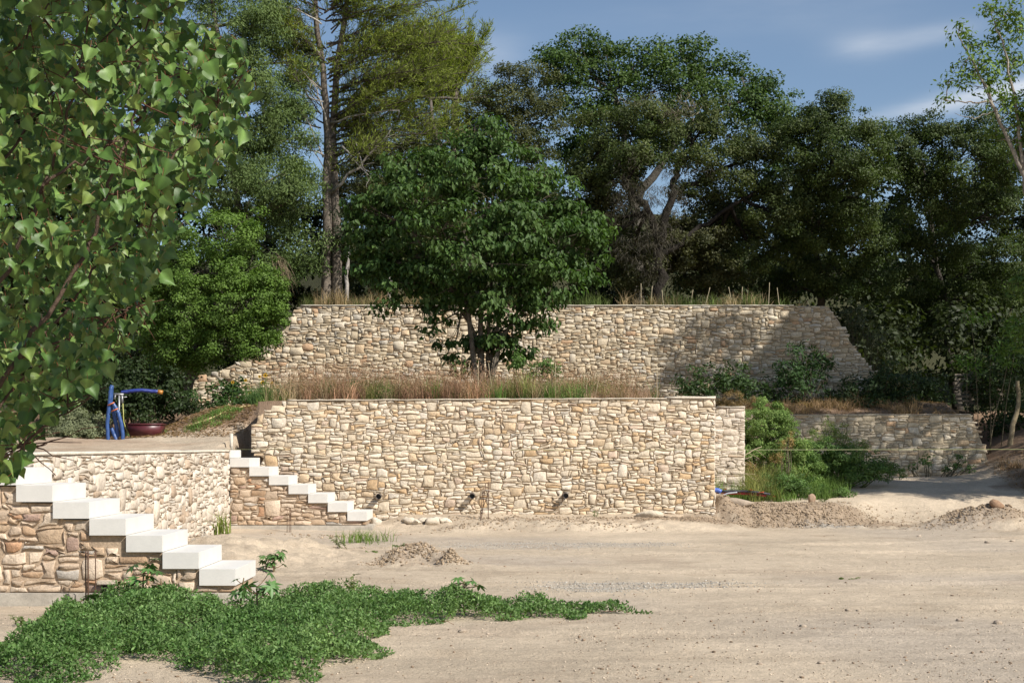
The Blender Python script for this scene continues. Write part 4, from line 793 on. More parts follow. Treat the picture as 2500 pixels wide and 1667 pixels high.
ty = path([[-3.6, 5.4, 0], [-3.3, 5.3, 2.0], [-2.9, 5.1, 4.2], [-2.6, 5.0, 6]], 6, .02, 91); trunk(pop, [(ty, np.linspace(.13, .05, len(ty))), (path([[-3.45, 5.35, .8], [-2.4, 4.9, .95], P(-300, 1500, 4.4)], 5, .01, 93), np.linspace(.035, .014, 11)), (path([[-3.4, 5.3, 1.2], [-2.6, 4.8, 1.5], P(-300, 900, 4.4)], 5, .01, 94), np.linspace(.03, .012, 11)), (path([[-3.2, 5.2, 2.4], [-2.5, 4.8, 2.4], P(-300, 600, 4.4)], 5, .01, 95), np.linspace(.03, .010, 11))], (.2, .17, .13), 9)
tries = 0
def leaf_at(px, py, Yd, s=None):
    c = P(px, py, Yd); s = s or prg.uniform(.031, .060) * (1 if prg.random() > .22 else .6)
    yaw = prg.normal() * .95 + .2; roll = prg.normal() * .55; pitch = prg.normal() * .5 - .22
    Mx = Matrix.Translation(c) @ Matrix.Rotation(yaw, 4, 'Z') @ Matrix.Rotation(roll, 4, 'Y') @ Matrix.Rotation(pitch, 4, 'X') @ Matrix.Scale(s, 4)
    LV.append((px, py, Yd, s, Mx, int(prg.integers(len(var))), int(prg.integers(len(ptint))), abs(math.cos(yaw))))
epl = [tuple(p) for p in edge]; n_in = 0
while n_in < 5600:
    px, py = prg.uniform(-120, 640), prg.uniform(-120, 1210)
    if not inpoly(np.array(px), np.array(py), epl) or (in_hole(px, py) and prg.random() < .85): continue
    d = min(math.hypot(px - x, py - y) for x, y in epl[2:28]); Yd = 4.2 + 3.0 * prg.random() ** 1.15
    dens = .55 + .5 * vn(np.array(px / 95.), np.array(py / 95.), 8)
    if prg.random() > dens + .35 + (.5 if py > 800 else 0): continue
    if d < 45 and prg.random() < .25: continue
    leaf_at(px, py - 20, Yd); n_in += 1
for _ in range(900):
    while True:
        px, py = prg.uniform(-900, 700), prg.uniform(-700, 1100)
        if inpoly(np.array(px), np.array(py), epl) and (px < -60 or py < -80): break
    leaf_at(px, py, prg.uniform(4.1, 5.8), .085)
oh = 0
while oh < 1700:                          # unseen leaves without boughs, added overhead to shade the hanging branch
    c = np.array([prg.uniform(-1.6, 1.3), prg.uniform(2.6, 4.4), prg.uniform(3.7, 4.9)])
    if vn(np.array(c[0] * 3.4 - c[2] * 2.8), np.array(c[1] * 3.4 + c[2] * 2.2), 9) < .07: continue
    if CY - (c[2] - EYE) * F / c[1] > -60: continue
    n0 = len(LV); leaf_at(0, 0, 4.0, .12); l = LV.pop(); Mx = l[4].copy(); Mx.translation = Vector(c.tolist()); LV.append((-999, -999, 4.0, l[3], Mx, l[5], l[6], 0)); oh += 1
for (x, y) in ((330, 735), (352, 760), (372, 768), (345, 718)): leaf_at(x, y - 25, 4.25, .055)
for (x, y) in ((625, 250), (598, 345), (15, 1185), (60, 1130), (35, 1150), (5, 1130)): leaf_at(x, y - 30, 4.4, .06)
LV.sort(key=lambda l: -(l[3] / l[2] * (.4 + l[7]) * (1 + (5.5 - l[2]) * .8)) if -20 < l[0] < 640 and l[1] > 0 else 9)
rest = Acc(); mats_rest = []
for k, (px, py, Yd, s, Mx, vi, ti, _) in enumerate(LV):
    if k < 300:
        o = link('leaf', vm[vi][ti], pop); o.matrix_basis = Mx
    else:
        V, q, t, mi = var[vi]; A = np.array(Mx); W3 = V @ A[:3, :3].T + A[:3, 3]
        nb = len(V) - 6; rest.add(W3, [q, t], np.concatenate([np.broadcast_to(ptint[ti], (nb, 3)), np.broadcast_to((.26, .07, .04), (6, 3))]))
tag(link('foliage', rest.mesh('foliage', True), pop, M['glossy']), kind='stuff')

# ------------------------------------------------------------------ ground cover in the foreground
K = 1.063
front = [(-20, 1660), (60, 1672), (170, 1675), (265, 1660), (330, 1622), (385, 1625), (440, 1655), (560, 1690), (700, 1690), (800, 1655), (850, 1632), (905, 1612), (935, 1590), (880, 1580), (915, 1565), (965, 1548), (905, 1532), (1010, 1522), (1100, 1517), (1250, 1512), (1400, 1508), (1510, 1503), (1568, 1497)]
backe = [(1540, 1490), (1440, 1484), (1330, 1482), (1200, 1478), (1130, 1480), (1050, 1484), (980, 1474), (900, 1470), (820, 1470), (720, 1470), (650, 1478), (590, 1496), (520, 1500), (430, 1478), (340, 1478), (280, 1480), (215, 1498), (160, 1510), (100, 1530), (60, 1560), (20, 1590), (-60, 1620)]
gp = ground_px([p[0] for p in front + backe], [p[1] for p in front + backe]); gpl = [tuple(p) for p in gp]
def edge_dist(q, poly):
    d = np.full(len(q), 9.0); poly = np.array(poly)
    for i in range(len(poly)):
        a, b = poly[i], poly[(i + 1) % len(poly)]; ab = b - a; t = np.clip(((q - a) @ ab) / (ab @ ab), 0, 1); d = np.minimum(d, np.linalg.norm(q - a - t[:, None] * ab, axis=1))
    return d
gr_ = np.random.default_rng(15)
q = scatter(poly=gpl, n=105000, rng=gr_); q = q + .26 * np.stack([fbm(q[:, 0] * 2.4, q[:, 1] * 2.4, 71), fbm(q[:, 0] * 2.4, q[:, 1] * 2.4, 72)], 1)
ed = edge_dist(q, gpl); inside = inpoly(q[:, 0], q[:, 1], gpl); ed = np.where(inside, ed, 0)
keep = (1.6 * vn(q[:, 0] * 5, q[:, 1] * 5, 73) + .35 + ed * 4) > gr_.random(len(q)) * .9; q, ed = q[keep], ed[keep]
hum = np.clip(ed * 1.1, .02, .17 + .22 * fbm(q[:, 0] * 1.6, q[:, 1] * 1.6, 74)) + .14 * vn(q[:, 0] * 5, q[:, 1] * 5, 75) * np.clip(ed * 6, 0, 1)
hum = np.clip(hum, .015, .38); n = len(q); zz = G(q[:, 0], q[:, 1]) + hum * (gr_.random(n) ** .45)
P0 = np.stack([q[:, 0], q[:, 1], zz], 1); T = nrm(rdir(n, gr_) + [0, 0, .5]); N = nrm(rdir(n, gr_) * 1.0 + [0, 0, .6])
f = np.clip(gr_.random((n, 1)) * .8 + .6 * vn(q[:, 0] * 2, q[:, 1] * 2, 76)[:, None], 0, 1)
tint = np.array((.07, .145, .036)) * (1 - f) + np.array((.18, .27, .095)) * f; tint = tint * (1 + .25 * gr_.normal(size=(n, 1)))
V, Fc, m = leaves(P0, N, T, .030 * (.7 + .7 * gr_.random(n)), .017 * (.7 + .5 * gr_.random(n)))
gc = link('ground_cover', npmesh('ground_cover', V, Fc, np.clip(np.repeat(tint, m, 0), .01, 1)), None, M['leaf'])
tag(gc, 'dense green creeping ground cover spreading over the sandy soil in the foreground', 'ground cover', kind='stuff')
# runners with reddish stems at its margins
acc = Acc()
for k in range(260):
    a = gp[gr_.integers(len(front))] if False else q[gr_.integers(len(q))]
    e = edge_dist(a[None], gpl)[0]
    if e > .12: continue
    b = a + gr_.normal(size=2) * .10; acc.add(*tube([[a[0], a[1], float(G(*a)) + .02], [(a[0] + b[0]) / 2, (a[1] + b[1]) / 2, float(G(*a)) + .03], [b[0], b[1], float(G(*b)) + .01]], .0022, 3), (.22, .09, .05))
tag(link('ground_cover_runners', acc.mesh('ground_cover_runners'), None, M['matte']), 'thin reddish runners at the margin of the foreground ground cover', 'runners', kind='stuff')

# ------------------------------------------------------------------ single weeds in the yard
def palmate(s, rng, lobes_=7):
    V = [(0, 0, 0)]; a0 = -2.35; t = []
    for k in range(lobes_):
        a = a0 + 4.7 * k / (lobes_ - 1); ln = s * (.62 + .42 * math.cos(a * .55)) * rng.uniform(.9, 1.1)
        for (da, f) in ((-.26, .62), (0, 1.0), (.26, .62)): V.append((math.sin(a + da) * ln * f, math.cos(a + da) * ln * f, -.22 * ln * f * f + .03 * ln * (1 - f)))
        if k < lobes_ - 1: am = a + 2.35 / (lobes_ - 1); V.append((math.sin(am) * s * .36, math.cos(am) * s * .36, .02 * s))
    n = len(V); t = [(0, i + 1, i) for i in range(1, n - 1)]; return np.array(V), np.array(t)
def castor(label, px, py, H, nleaf, ls, seed, Yg=None, group='castor plants by the stairs', tall=.5):
    rng = np.random.default_rng(seed); g = ground_px(px, py) if Yg is None else np.array([(px - CX) * Yg / F, Yg]); x, y = float(g[0]), float(g[1]); z = float(G(x, y)) - .02
    t = thing('castor_plant', label, 'castor plant', (0, 0, 0), group); top = np.array([x + rng.normal() * .05, y, z + H]); st = bend([x, y, z], top, 7, .06, 0, rng)
    acc = Acc(); acc.add(*tube(st, np.linspace(.012, .006, 7), 6), (.22, .16, .09)); tips = []
    for k in range(nleaf):
        i = rng.integers(2, 7); a = k * 2.4 + rng.random(); d = np.array([math.cos(a), math.sin(a) * .8, rng.uniform(.1, .8)]); ln = rng.uniform(.10, .22) * (ls / .12)
        p = st[i]; e = p + nrm(d) * ln; acc.add(*tube(bend(p, e, 4, .08, -.05, rng), np.linspace(.005, .003, 4), 4), (.24, .15, .09)); tips.append((e, a))
    link('stem', acc.mesh('stem', True), t, M['matte'])
    for e, a in tips:
        V, Fc = palmate(ls * rng.uniform(.8, 1.45), rng); R_ = np.array(Matrix.Rotation(a - 1.57 + rng.normal() * .3, 3, 'Z') @ Matrix.Rotation(rng.normal() * .3 - .45, 3, 'X') @ Matrix.Rotation(rng.normal() * .25, 3, 'Y'))
        c = np.array((.075, .15, .04)) * rng.uniform(.75, 1.3); link('leaf', npmesh('leaf', V @ R_.T + e, Fc, np.broadcast_to(c, (len(V), 3))), t, M['glossy'])
    return t
castor('leafy castor plant rising from the cover just right of the two rebars', 345, 1500, .46, 13, .085, 701)
castor('castor plant with spread leaves in front of the fourth step from the bottom', 405, 1500, .34, 8, .08, 702)
castor('low castor plant left of the two near rebars', 175, 1512, .16, 5, .085, 703)
castor('castor plant with one big grey-green leaf below the lowest near step', 628, 1525, .34, 6, .105, 704)
castor('thin castor shoot at the corner of the near footing', 582, 1500, .34, 5, .065, 705)
castor('bushy castor plant standing on bare sand right of the near stairs', 668, 1405, .20, 13, .075, 706, group=None)
castor('second bushy castor cluster on bare sand nearest the lowest near step', 648, 1402, .14, 8, .06, 716, group=None)
castor('droopy reddish castor seedling at the top edge of the cover, mid picture', 1135, 1487, .30, 7, .08, 707, group=None)
def weed(name, label, px, py, H, W, n, cA, cB, seed, L=.05, w=.02, group=None, Yg=None, z=0.0):
    rng = np.random.default_rng(seed); g = ground_px(px, py, z) if Yg is None else np.array([(px - CX) * Yg / F, Yg]); x, y = float(g[0]), float(g[1]); z0 = float(G(x, y)) - .01
    t = thing(name, label, 'weed', (0, 0, 0), group); acc = Acc(); Ps, Ts = [], []
    ns = max(3, n // 25)
    for k in range(ns):
        top = np.array([x + rng.normal() * W * .4, y + rng.normal() * W * .3, z0 + H * rng.uniform(.6, 1)]); p = bend([x + rng.normal() * W * .12, y, z0], top, 6, .06, 0, rng)
        acc.add(*tube(p, np.linspace(.005, .002, 6), 4), (.13, .15, .06)); m = n // ns; f = rng.random(m) ** .8; i = np.minimum((f * 5).astype(int), 4); Ps.append(p[i] + (p[i + 1] - p[i]) * (f * 5 - i)[:, None]); Ts.append(nrm(rng.normal(size=(m, 3)) + [0, 0, .5]))
    link('stems', acc.mesh('stems'), t, M['matte']); P0 = np.concatenate(Ps); T = np.concatenate(Ts); m = len(P0); N = nrm(rdir(m, rng) * .5 + [0, 0, 1]); f = rng.random((m, 1))
    V, Fc, k = leaves(P0, N, T, L * (.6 + .7 * rng.random(m)), w * (.7 + .6 * rng.random(m)), True); link('foliage', npmesh('foliage', V, Fc, np.repeat(np.array(cA) * (1 - f) + np.array(cB) * f, k, 0)), t, M['leaf'])
G1, G2 = (.08, .14, .03), (.15, .21, .06); Y1, Y2 = (.15, .19, .06), (.26, .28, .12)
weed('weed', 'pale leafy weed pair standing just behind the middle of the ground cover', 870, 1480, .34, .22, 70, Y1, Y2, 711, L=.07)
weed('weed', 'yellow-green leafy weed right of the pale weed pair behind the cover', 965, 1482, .20, .22, 120, Y1, G2, 712, L=.05)
weed('weed', 'thin pale weed at the left end of the cover in front of the near wall', 60, 1530, .10, .2, 60, Y1, G1, 723, L=.04)
weed('weed', 'sparse greyish weed on the sand below the far stairs', 838, 1345, .22, .30, 90, (.14, .15, .08), Y1, 713, L=.045)
weed('weed', 'flat yellow-green weed patch right of the sparse greyish weed', 905, 1348, .05, .35, 130, Y1, G2, 714, L=.04)
weed('weed', 'small bright flat weed between the far stairs and the gravel', 988, 1332, .07, .20, 120, G1, G2, 715, L=.045)
weed('weed', 'tiny green weed at the foot of the main wall', 1455, 1262, .16, .12, 40, G1, Y2, 717, L=.05, Yg=25.6)
weed('weed', 'pale flat weed in front of the lowest near step', 770, 1428, .03, .5, 90, G1, Y1, 718, L=.03)
weed('weed', 'tiny low green tuft on the open yard at the right', 2065, 1412, .03, .18, 60, Y1, G2, 719, L=.03)
weed('weed', 'small green weed between bank and boulder at the right', 2010, 1228, .16, .3, 60, G1, Y1, 720, L=.06, Yg=27.2)
weed('weed', 'flat weeds along the sand just behind the cover, left of the pale weed pair', 720, 1460, .04, .7, 200, (.10, .13, .06), G1, 721, L=.03)
weed('weed', 'dry low weeds behind the cover between castor seedling and pale weeds', 1040, 1462, .05, .8, 200, (.13, .14, .08), Y1, 722, L=.03)
def tuft(label, px, py, H, rad, n, col, seed, w=.008, Yg=None, lean=.5, name='grass_tuft', group=None, z=0.):
    rng = np.random.default_rng(seed); g = ground_px(px, py, z) if Yg is None else np.array([(px - CX) * Yg / F, Yg]); xy = g + rng.normal(size=(n, 2)) * rad * np.array([.5, .35])
    V, Fc, t, _ = blades(n, xy, H * (.5 + .6 * rng.random(n)), w, col, .25, lean, rng)
    return tag(link(name, npmesh(name, V, Fc, t), None, M['straw']), label, 'grass', group)
tuft('bright grass tuft just in front of the far footing', 885, 1322, .24, .42, 190, (.12, .19, .035), 731, .010)
tuft('tall reedy grass plant between the side wall and the pale slab', 545, 1318, .44, .16, 46, (.17, .21, .05), 732, .020, lean=.3)
tuft('thin two-bladed grass sprout in the sand below the far rebars', 746, 1338, .20, .06, 9, (.20, .22, .06), 733, .010)
tuft('lone green sprout in the sand left of the gravel', 965, 1350, .20, .04, 7, (.18, .22, .06), 734, .010)

# ------------------------------------------------------------------ grasses on the terraces
def grassland(name, label, cat, specs, seed, mt='straw', extra=None):
    rng = np.random.default_rng(seed); acc = Acc()
    for poly, n, h0, h1, w, col, cv, lean, dens in specs:
        nc = max(40, n // 24); ctr = scatter(poly=poly, n=nc, rng=rng); k = (1.9 * vn(ctr[:, 0] * dens, ctr[:, 1] * dens * .7, seed + int(n) % 97) + .45) > rng.random(nc) * .9; ctr = ctr[k]; nc = len(ctr)
        ch_ = .55 + .75 * rng.random(nc); cc_ = 1 + .28 * rng.normal(size=nc); m = n; pick = rng.integers(0, nc, m); off = rng.normal(size=(m, 2)) * .075
        xy = ctr[pick] + off; ok = inpoly(xy[:, 0], xy[:, 1], [tuple(p) for p in poly]); xy, pick = xy[ok], pick[ok]
        hh = (h0 + (h1 - h0) * rng.random(len(xy)) ** 1.4) * ch_[pick]
        V, Fc, t, tips = blades(len(xy), xy, hh, w * (.6 + .9 * rng.random(len(xy))), col, cv, lean, rng); acc.add(V, Fc, np.clip(t * np.repeat(cc_[pick], 5)[:, None], .01, 1))
    return tag(link(name, acc.mesh(name), None, M[mt]), label, cat, kind='stuff')
mt1 = [(-5.0, 26.5), (2.7, 26.5), (3.1, 28.5), (2.2, 32.5), (-5.0, 32.5)]
RED, TAN, GRN, YEL = (.30, .175, .11), (.36, .27, .16), (.10, .16, .04), (.22, .23, .075)
grassland('dry_grass', 'reddish dry weeds and straw on the terrace above the main wall', 'dry grass', [
    (mt1, 20000, .30, .72, .007, RED, .35, .5, .8), (mt1, 5500, .3, .70, .007, TAN, .25, .7, 1.5), (mt1, 11000, .25, .58, .010, GRN, .25, .45, .9), (mt1, 3500, .3, .65, .009, YEL, .2, .5, 1.1),
    ([(1.4, 26.5), (2.7, 26.5), (2.7, 29), (1.0, 29)], 7000, .15, .42, .005, (.38, .26, .18), .2, .8, .9)], 801)
rng8 = np.random.default_rng(88); nsd = 42000; xy = scatter(poly=mt1, n=nsd, rng=rng8); kk = vn(xy[:, 0] * 1.1, xy[:, 1] * .8, 801) > -.1; xy = xy[kk]
zz = G(xy[:, 0], xy[:, 1]) + (.10 + .60 * rng8.random(len(xy))) * (.75 + .7 * (vn(xy[:, 0] * .9, xy[:, 1] * .9, 802) + .5)); P0 = np.stack([xy[:, 0], xy[:, 1], zz], 1); n = len(P0); f = rng8.random((n, 1))
V, Fc, m = leaves(P0, rdir(n, rng8), rdir(n, rng8), .030, .014); tag(link('seed_heads', npmesh('seed_heads', V, Fc, np.repeat(np.array(RED) * (1 - f) + np.array((.36, .23, .15)) * f, m, 0)), None, M['straw']), 'reddish brown seed heads over the dry weeds above the main wall', 'seed heads', kind='stuff')
grassland('grass', 'green and straw grass along the top of the upper wall', 'grass', [
    ([(-6.2, 37.3), (8.4, 37.3), (8.4, 39.5), (-6.2, 39.5)], 6000, .14, .42, .010, (.17, .15, .065), .35, .5, .9), ([(-6, 37.3), (8.2, 37.3), (8.2, 38.6), (-6, 38.6)], 4000, .2, .55, .013, (.09, .12, .035), .3, .4, 1.0),
    ([(-5.6, 37.3), (-2.5, 37.3), (-2.5, 38.6), (-5.6, 38.6)], 2600, .25, .6, .010, (.30, .22, .12), .25, .35, 1.5), ([(2.5, 37.3), (8.2, 37.3), (8.2, 38.6), (2.5, 38.6)], 1500, .2, .55, .010, (.36, .27, .16), .25, .6, 1.5)], 803)
# tall dry stalks, each on its own
rs = np.random.default_rng(31)
def stalk(px, Y, H, label, head=True, group='tall dry stalks above the main wall', lean=.05, r=.009, name='dry_stalk'):
    x = (px - CX) * Y / F; z = float(G(x, Y)) - .02; t = thing(name, label, 'dry stalk', (0, 0, 0), group); tp2 = np.array([x + lean * H, Y, z + H]); acc = Acc(); p = bend([x, Y, z], tp2, 7, .03, 0, rs); acc.add(*tube(p, np.linspace(r, r * .6, 7), 5), (.50, .42, .29)); link('stem', acc.mesh('stem', True), t, M['straw'])
    if head:
        acc = Acc(); c = p[-1]
        for k in range(9): a = k * .7; acc.add(*tube([c, c + [math.cos(a) * .035, math.sin(a) * .035, .012]], .012, 4), (.33, .24, .15))
        link('seed_head', acc.mesh('seed_head'), t, M['straw'])
stalk(1152, 27.4, .88, 'straw stalk with brown head leaning left before the central tree trunk', lean=-.06)
stalk(1166, 27.3, .92, 'straight double-height straw stalk with brown head before the central trunk', lean=.02)
stalk(1205, 27.3, .86, 'straw stalk with brown head just right of the central trunk', lean=-.12)
stalk(1228, 27.6, .6, 'short curved straw stalk right of the central trunk', lean=.1)
stalk(974, 27.4, .80, 'bare pale upright stalk in the reddish weeds left of the central tree', head=False, lean=.01)
stalk(1356, 27.4, .86, 'bare straight pale stalk right of the central tree', head=False, lean=.0)
stalk(1425, 27.3, .60, 'short pale stalk pair left member, above the second drain pipe', head=False, lean=.02)
stalk(1430, 27.4, .55, 'short pale stalk pair right member, above the second drain pipe', head=False, lean=.06)
stalk(1450, 27.3, .62, 'pale stalk leaning right, above the third drain pipe', head=False, lean=.18)
stalk(1604, 27.4, .74, 'lone bare stalk near the right end of the dry weeds', head=False, lean=.0)
stalk(780, 27.6, .66, 'yellowish stalk at the left end of the dry weeds', head=False, lean=.12)
for k, px in enumerate((1565, 1588, 1620, 1683, 1720, 1790, 1810, 1875, 1905, 1990)):
    stalk(px, 37.8, .55 + .25 * rs.random(), ['first', 'second', 'third', 'fourth', 'fifth', 'sixth', 'seventh', 'eighth', 'ninth', 'tenth'][k] + ' bare stalk from the left on the right half of the upper wall top', head=False, lean=rs.normal() * .15, r=.012, group='bare stalks on the upper wall top')
# ------------------------------------------------------------------ weeds at the right: big green mass
shrub('big feathery green weed mound right of the main wall', LL(29.6, (1850, 1035, 62, 45, 0), (1905, 1030, 38, 45, 0), (1870, 1000, 40, 25, .2), (1830, 1090, 72, 45, 0), (1900, 1100, 72, 50, 0), (1800, 1150, 60, 45, 0), (1870, 1160, 70, 38, 0), (1780, 1110, 38, 50, .2), (1925, 1170, 70, 32, -.4), (1800, 1060, 40, 40, .3), (1960, 1130, 50, 45, .2)), .055, .020, (.11, .18, .045), (.19, .26, .08), 271, clump=.13, lai=3.6, tcol=(.1, .13, .05), mt='matte')
shrub('dark green weed mound spreading before the low dappled wall', LL(30.0, (2000, 1110, 65, 38, 0), (2060, 1125, 65, 36, 0), (2110, 1140, 55, 28, 0), (1960, 1150, 70, 34, 0), (2040, 1155, 80, 26, -.1), (2160, 1150, 45, 18, 0), (1960, 1110, 45, 34, .2), (2100, 1165, 50, 14, -.2)), .052, .022, (.075, .14, .036), (.135, .21, .06), 272, clump=.13, lai=3.6, tcol=(.1, .12, .05))
shrub('low dark round weed clump at the front of the weed mass', LL(28.4, (1905, 1178, 56, 30, 0), (1945, 1188, 52, 20, 0), (1865, 1190, 50, 20, 0), (1985, 1196, 45, 12, 0), (2040, 1200, 50, 10, .1)), .045, .02, (.07, .135, .036), (.13, .205, .06), 273, clump=.10, lai=3.2)
shrub('yellow-green bolting weed beside the corner of the main wall', LL(28.6, (1768, 1110, 18, 42, 0), (1790, 1135, 28, 40, 0), (1775, 1165, 30, 34, 0), (1810, 1185, 50, 20, 0), (1760, 1190, 24, 16, 0), (1830, 1195, 40, 12, 0)), .05, .018, (.13, .18, .05), (.22, .25, .09), 274, clump=.08, lai=2.4)
shrub('rusty brown drying weed tops within the green weed mass', LL(28.9, (1925, 1078, 16, 18, 0), (1900, 1120, 16, 14, 0), (1850, 1180, 34, 16, -.5), (1830, 1145, 22, 16, 0), (1795, 1185, 20, 12, 0)), .04, .014, (.26, .17, .07), (.33, .23, .10), 275, clump=.07, lai=1.5)
shrub('thin tall weed shoots in front of the low dappled wall', LL(31, (2020, 1050, 18, 34, 0), (2050, 1060, 26, 26, 0), (2075, 1085, 30, 20, 0), (1990, 1070, 22, 26, 0), (2110, 1090, 16, 18, 0)), .05, .016, (.13, .18, .05), (.20, .25, .08), 276, clump=.09, lai=1.4)
shrub('little green weeds at the right base of the low dappled wall', LL(32.4, (2265, 1125, 14, 16, 0), (2340, 1125, 14, 18, 0), (2320, 1142, 20, 10, 0), (2225, 1135, 14, 8, 0), (2370, 1142, 16, 8, 0)), .06, .03, (.05, .11, .03), (.10, .18, .05), 277, clump=.08, lai=1.8)
for k, (a, b) in enumerate((((1745, 1170), (1860, 1090)), ((1745, 1165), (1835, 1115)), ((1800, 1150), (1840, 1170)))):
    t = thing('dead_branch', ('bare pale branch reaching up right across the weeds', 'shorter bare branch beside the main wall corner', 'small bare twig drooping in front of the weeds')[k], 'branch', (0, 0, 0)); acc = Acc(); p = bend(P(*a, 28.0), P(*b, 28.3), 8, .08, .06); acc.add(*tube(p, np.linspace(.014, .005, 8), 5), (.42, .33, .24))
    for i in (3, 5, 6): acc.add(*tube(bend(p[i], p[i] + [.22, 0, .12 - .05 * i], 4, .1), .004, 3), (.40, .30, .22))
    link('twigs', acc.mesh('twigs', True), t, M['bark'])
# greenery by the left end of the terrace
rngL = np.random.default_rng(12)
def pxpoly(pts, Y): return [((x - CX) * y / F, y) for x, y in pts]
grassland('grass', 'green grass clumps at the left end of the terrace above the far stairs', 'grass', [
    (pxpoly([(612, 28.6), (730, 28.6), (740, 30.5), (600, 30.5)], 0), 5200, .25, .50, .010, (.085, .15, .045), .25, .45, .8), (pxpoly([(640, 26.9), (720, 26.9), (720, 28.6), (620, 28.6)], 0), 1500, .10, .28, .008, (.13, .19, .05), .25, .5, 1.2)], 804)
grassland('grass', 'short green grass on the sunny bank left of the main wall', 'grass', [
    (pxpoly([(400, 27.0), (470, 26.9), (560, 27.3), (600, 28.0), (560, 28.2), (450, 27.7), (380, 27.6)], 0), 2600, .04, .14, .008, (.13, .22, .05), .25, .6, 1.6), (pxpoly([(300, 27.3), (400, 27.2), (420, 27.9), (300, 27.9)], 0), 700, .05, .16, .009, (.12, .2, .06), .25, .6, 1.2)], 805)
shrub('bright green leafy clump right of the central tree foot', LL(29.5, (1320, 890, 26, 22, 0), (1290, 915, 26, 16, 0), (1350, 905, 26, 16, 0), (1270, 880, 22, 26, .2)), .07, .03, (.07, .13, .03), (.12, .20, .05), 281, clump=.11, lai=1.9)
shrub('small dark green bush in the middle of the reddish weeds left of the central tree', LL(28, (855, 950, 15, 20, 0), (850, 965, 20, 10, 0), (868, 938, 10, 14, 0)), .045, .014, (.06, .12, .035), (.10, .17, .05), 282, clump=.08, lai=2)
shrub('small reddish dry bush at the right foot of the reddish weeds', LL(34.6, (1790, 975, 30, 22, 0), (1830, 985, 35, 15, 0), (1745, 985, 28, 14, 0)), .05, .012, (.22, .15, .07), (.28, .2, .1), 283, clump=.1, lai=1.5)

# ------------------------------------------------------------------ sunflowers
sf = [(600, 928, .75), (648, 916, .80), (641, 934, .68), (650, 951, .5), (664, 935, .7), (679, 945, .6), (568, 933, .6), (610, 960, .4), (634, 919, .75)]
for k, (px, py, _) in enumerate(sf):
    Y = 30.0; c = P(px, py, Y); t = thing('sunflower', ['sunflower highest at the left of the group, beside the pale wall stones', 'largest top sunflower of the group facing camera', 'second large sunflower just under the top one', 'low sunflower at the bottom middle of the group', 'sunflower right of the two largest ones', 'rightmost low sunflower of the group', 'leftmost small sunflower over the dark bush', 'lowest small sunflower inside the dark bush', 'small sunflower bud left of the largest top sunflower'][k], 'sunflower', (0, 0, 0), 'sunflowers'); z = float(G(c[0], Y)) - .02
    acc = Acc(); p = bend([c[0] + R.normal() * .04, Y + .03, z], c + [0, .03, -.02], 6, .04); acc.add(*tube(p, np.linspace(.008, .005, 6), 4), (.12, .17, .05)); link('stem', acc.mesh('stem'), t, M['matte'])
    r = .058 if k in (1, 2) else .042; V, Fc = [], []; V.append((0, 0, 0))
    for i in range(26): a = i * math.pi / 13; rr = r if i % 2 == 0 else r * .62; V.append((math.cos(a) * rr, -.01 if i % 2 else .004, math.sin(a) * rr))
    Fc = [(0, i, i % 26 + 1) for i in range(1, 27)]; V = np.array(V) + c; link('petals', npmesh('petals', V, np.array(Fc), np.broadcast_to((.72, .42, .02), (27, 3))), t, M['matte'])
    a = np.arange(10) * math.pi / 5; V = np.concatenate([[[0, -.014, 0]], np.stack([np.cos(a) * r * .38, np.full(10, -.008), np.sin(a) * r * .38], 1)]) + c; link('disc', npmesh('disc', V, np.array([(0, i, i % 10 + 1) for i in range(1, 11)]), np.broadcast_to((.06, .03, .015), (11, 3))), t, M['matte'])
    n = 10; P0 = p[R.integers(1, 5, n)]; V, Fc, m = leaves(P0, nrm(rdir(n, R) * .4 + [0, 0, 1]), nrm(rdir(n, R) + [0, -.3, .1]), .12, .07, True); link('foliage', npmesh('foliage', V, Fc, np.repeat(np.broadcast_to((.08, .14, .035), (n, 3)), m, 0)), t, M['leaf'])

grassland('tall_grass', 'loose green and yellow grass and weeds spreading around the weed mounds at the right', 'tall grass', [
    ([(3.95, 27.4), (5.8, 27.3), (7.2, 28.8), (7.4, 30.6), (5.0, 31.0), (4.85, 28.2), (3.95, 27.9)], 4200, .10, .45, .009, (.12, .19, .045), .25, .6, .9), ([(3.95, 27.4), (5.6, 27.2), (6.2, 29.0), (5.0, 30.0), (4.85, 28.2), (3.95, 27.9)], 3500, .2, .8, .008, (.24, .25, .08), .25, .45, 1.4)], 808)
# ------------------------------------------------------------------ site objects
def rod(parent, a, b, r, name='rod', mt='rust', n=6, wob=.01):
    acc = Acc(); acc.add(*tube(bend(a, b, n, wob), r, 6), (1, 1, 1)); return link(name, acc.mesh(name, True), parent, M[mt])
# rebars in front of the near flight
for k, (px, t_, b_) in enumerate(((215, 1345, 1485), (233, 1345, 1485))):
    t = thing('rebar', ('thicker rusty rebar standing before the near flight, left of the pair', 'thinner rusty rebar standing before the near flight, right of the pair')[k], 'rebar', (0, 0, 0), 'rebars at the near flight'); Y = 12.75
    a = P(px, t_, Y); b = P(px, b_, Y); b[2] = -.1; rod(t, b, a, .008 if k == 0 else .005); 
    if k == 0: rod(t, b + [-.035, .03, 0], a + [-.03, .03, -.0], .007)
t = thing('rebar', 'pair of thin rebars tied together before the far flight', 'rebar', (0, 0, 0)); Y = 23.9
for px in (701, 706, 710): a = P(px, 1236 + (px % 3) * 2, Y); b = a.copy(); b[2] = -.1; rod(t, b, a, .006)
t = thing('rebar', 'crossed bundle of bent rebars leaning before the main wall near the middle drain pipe', 'rebar', (0, 0, 0)); Y = 25.2
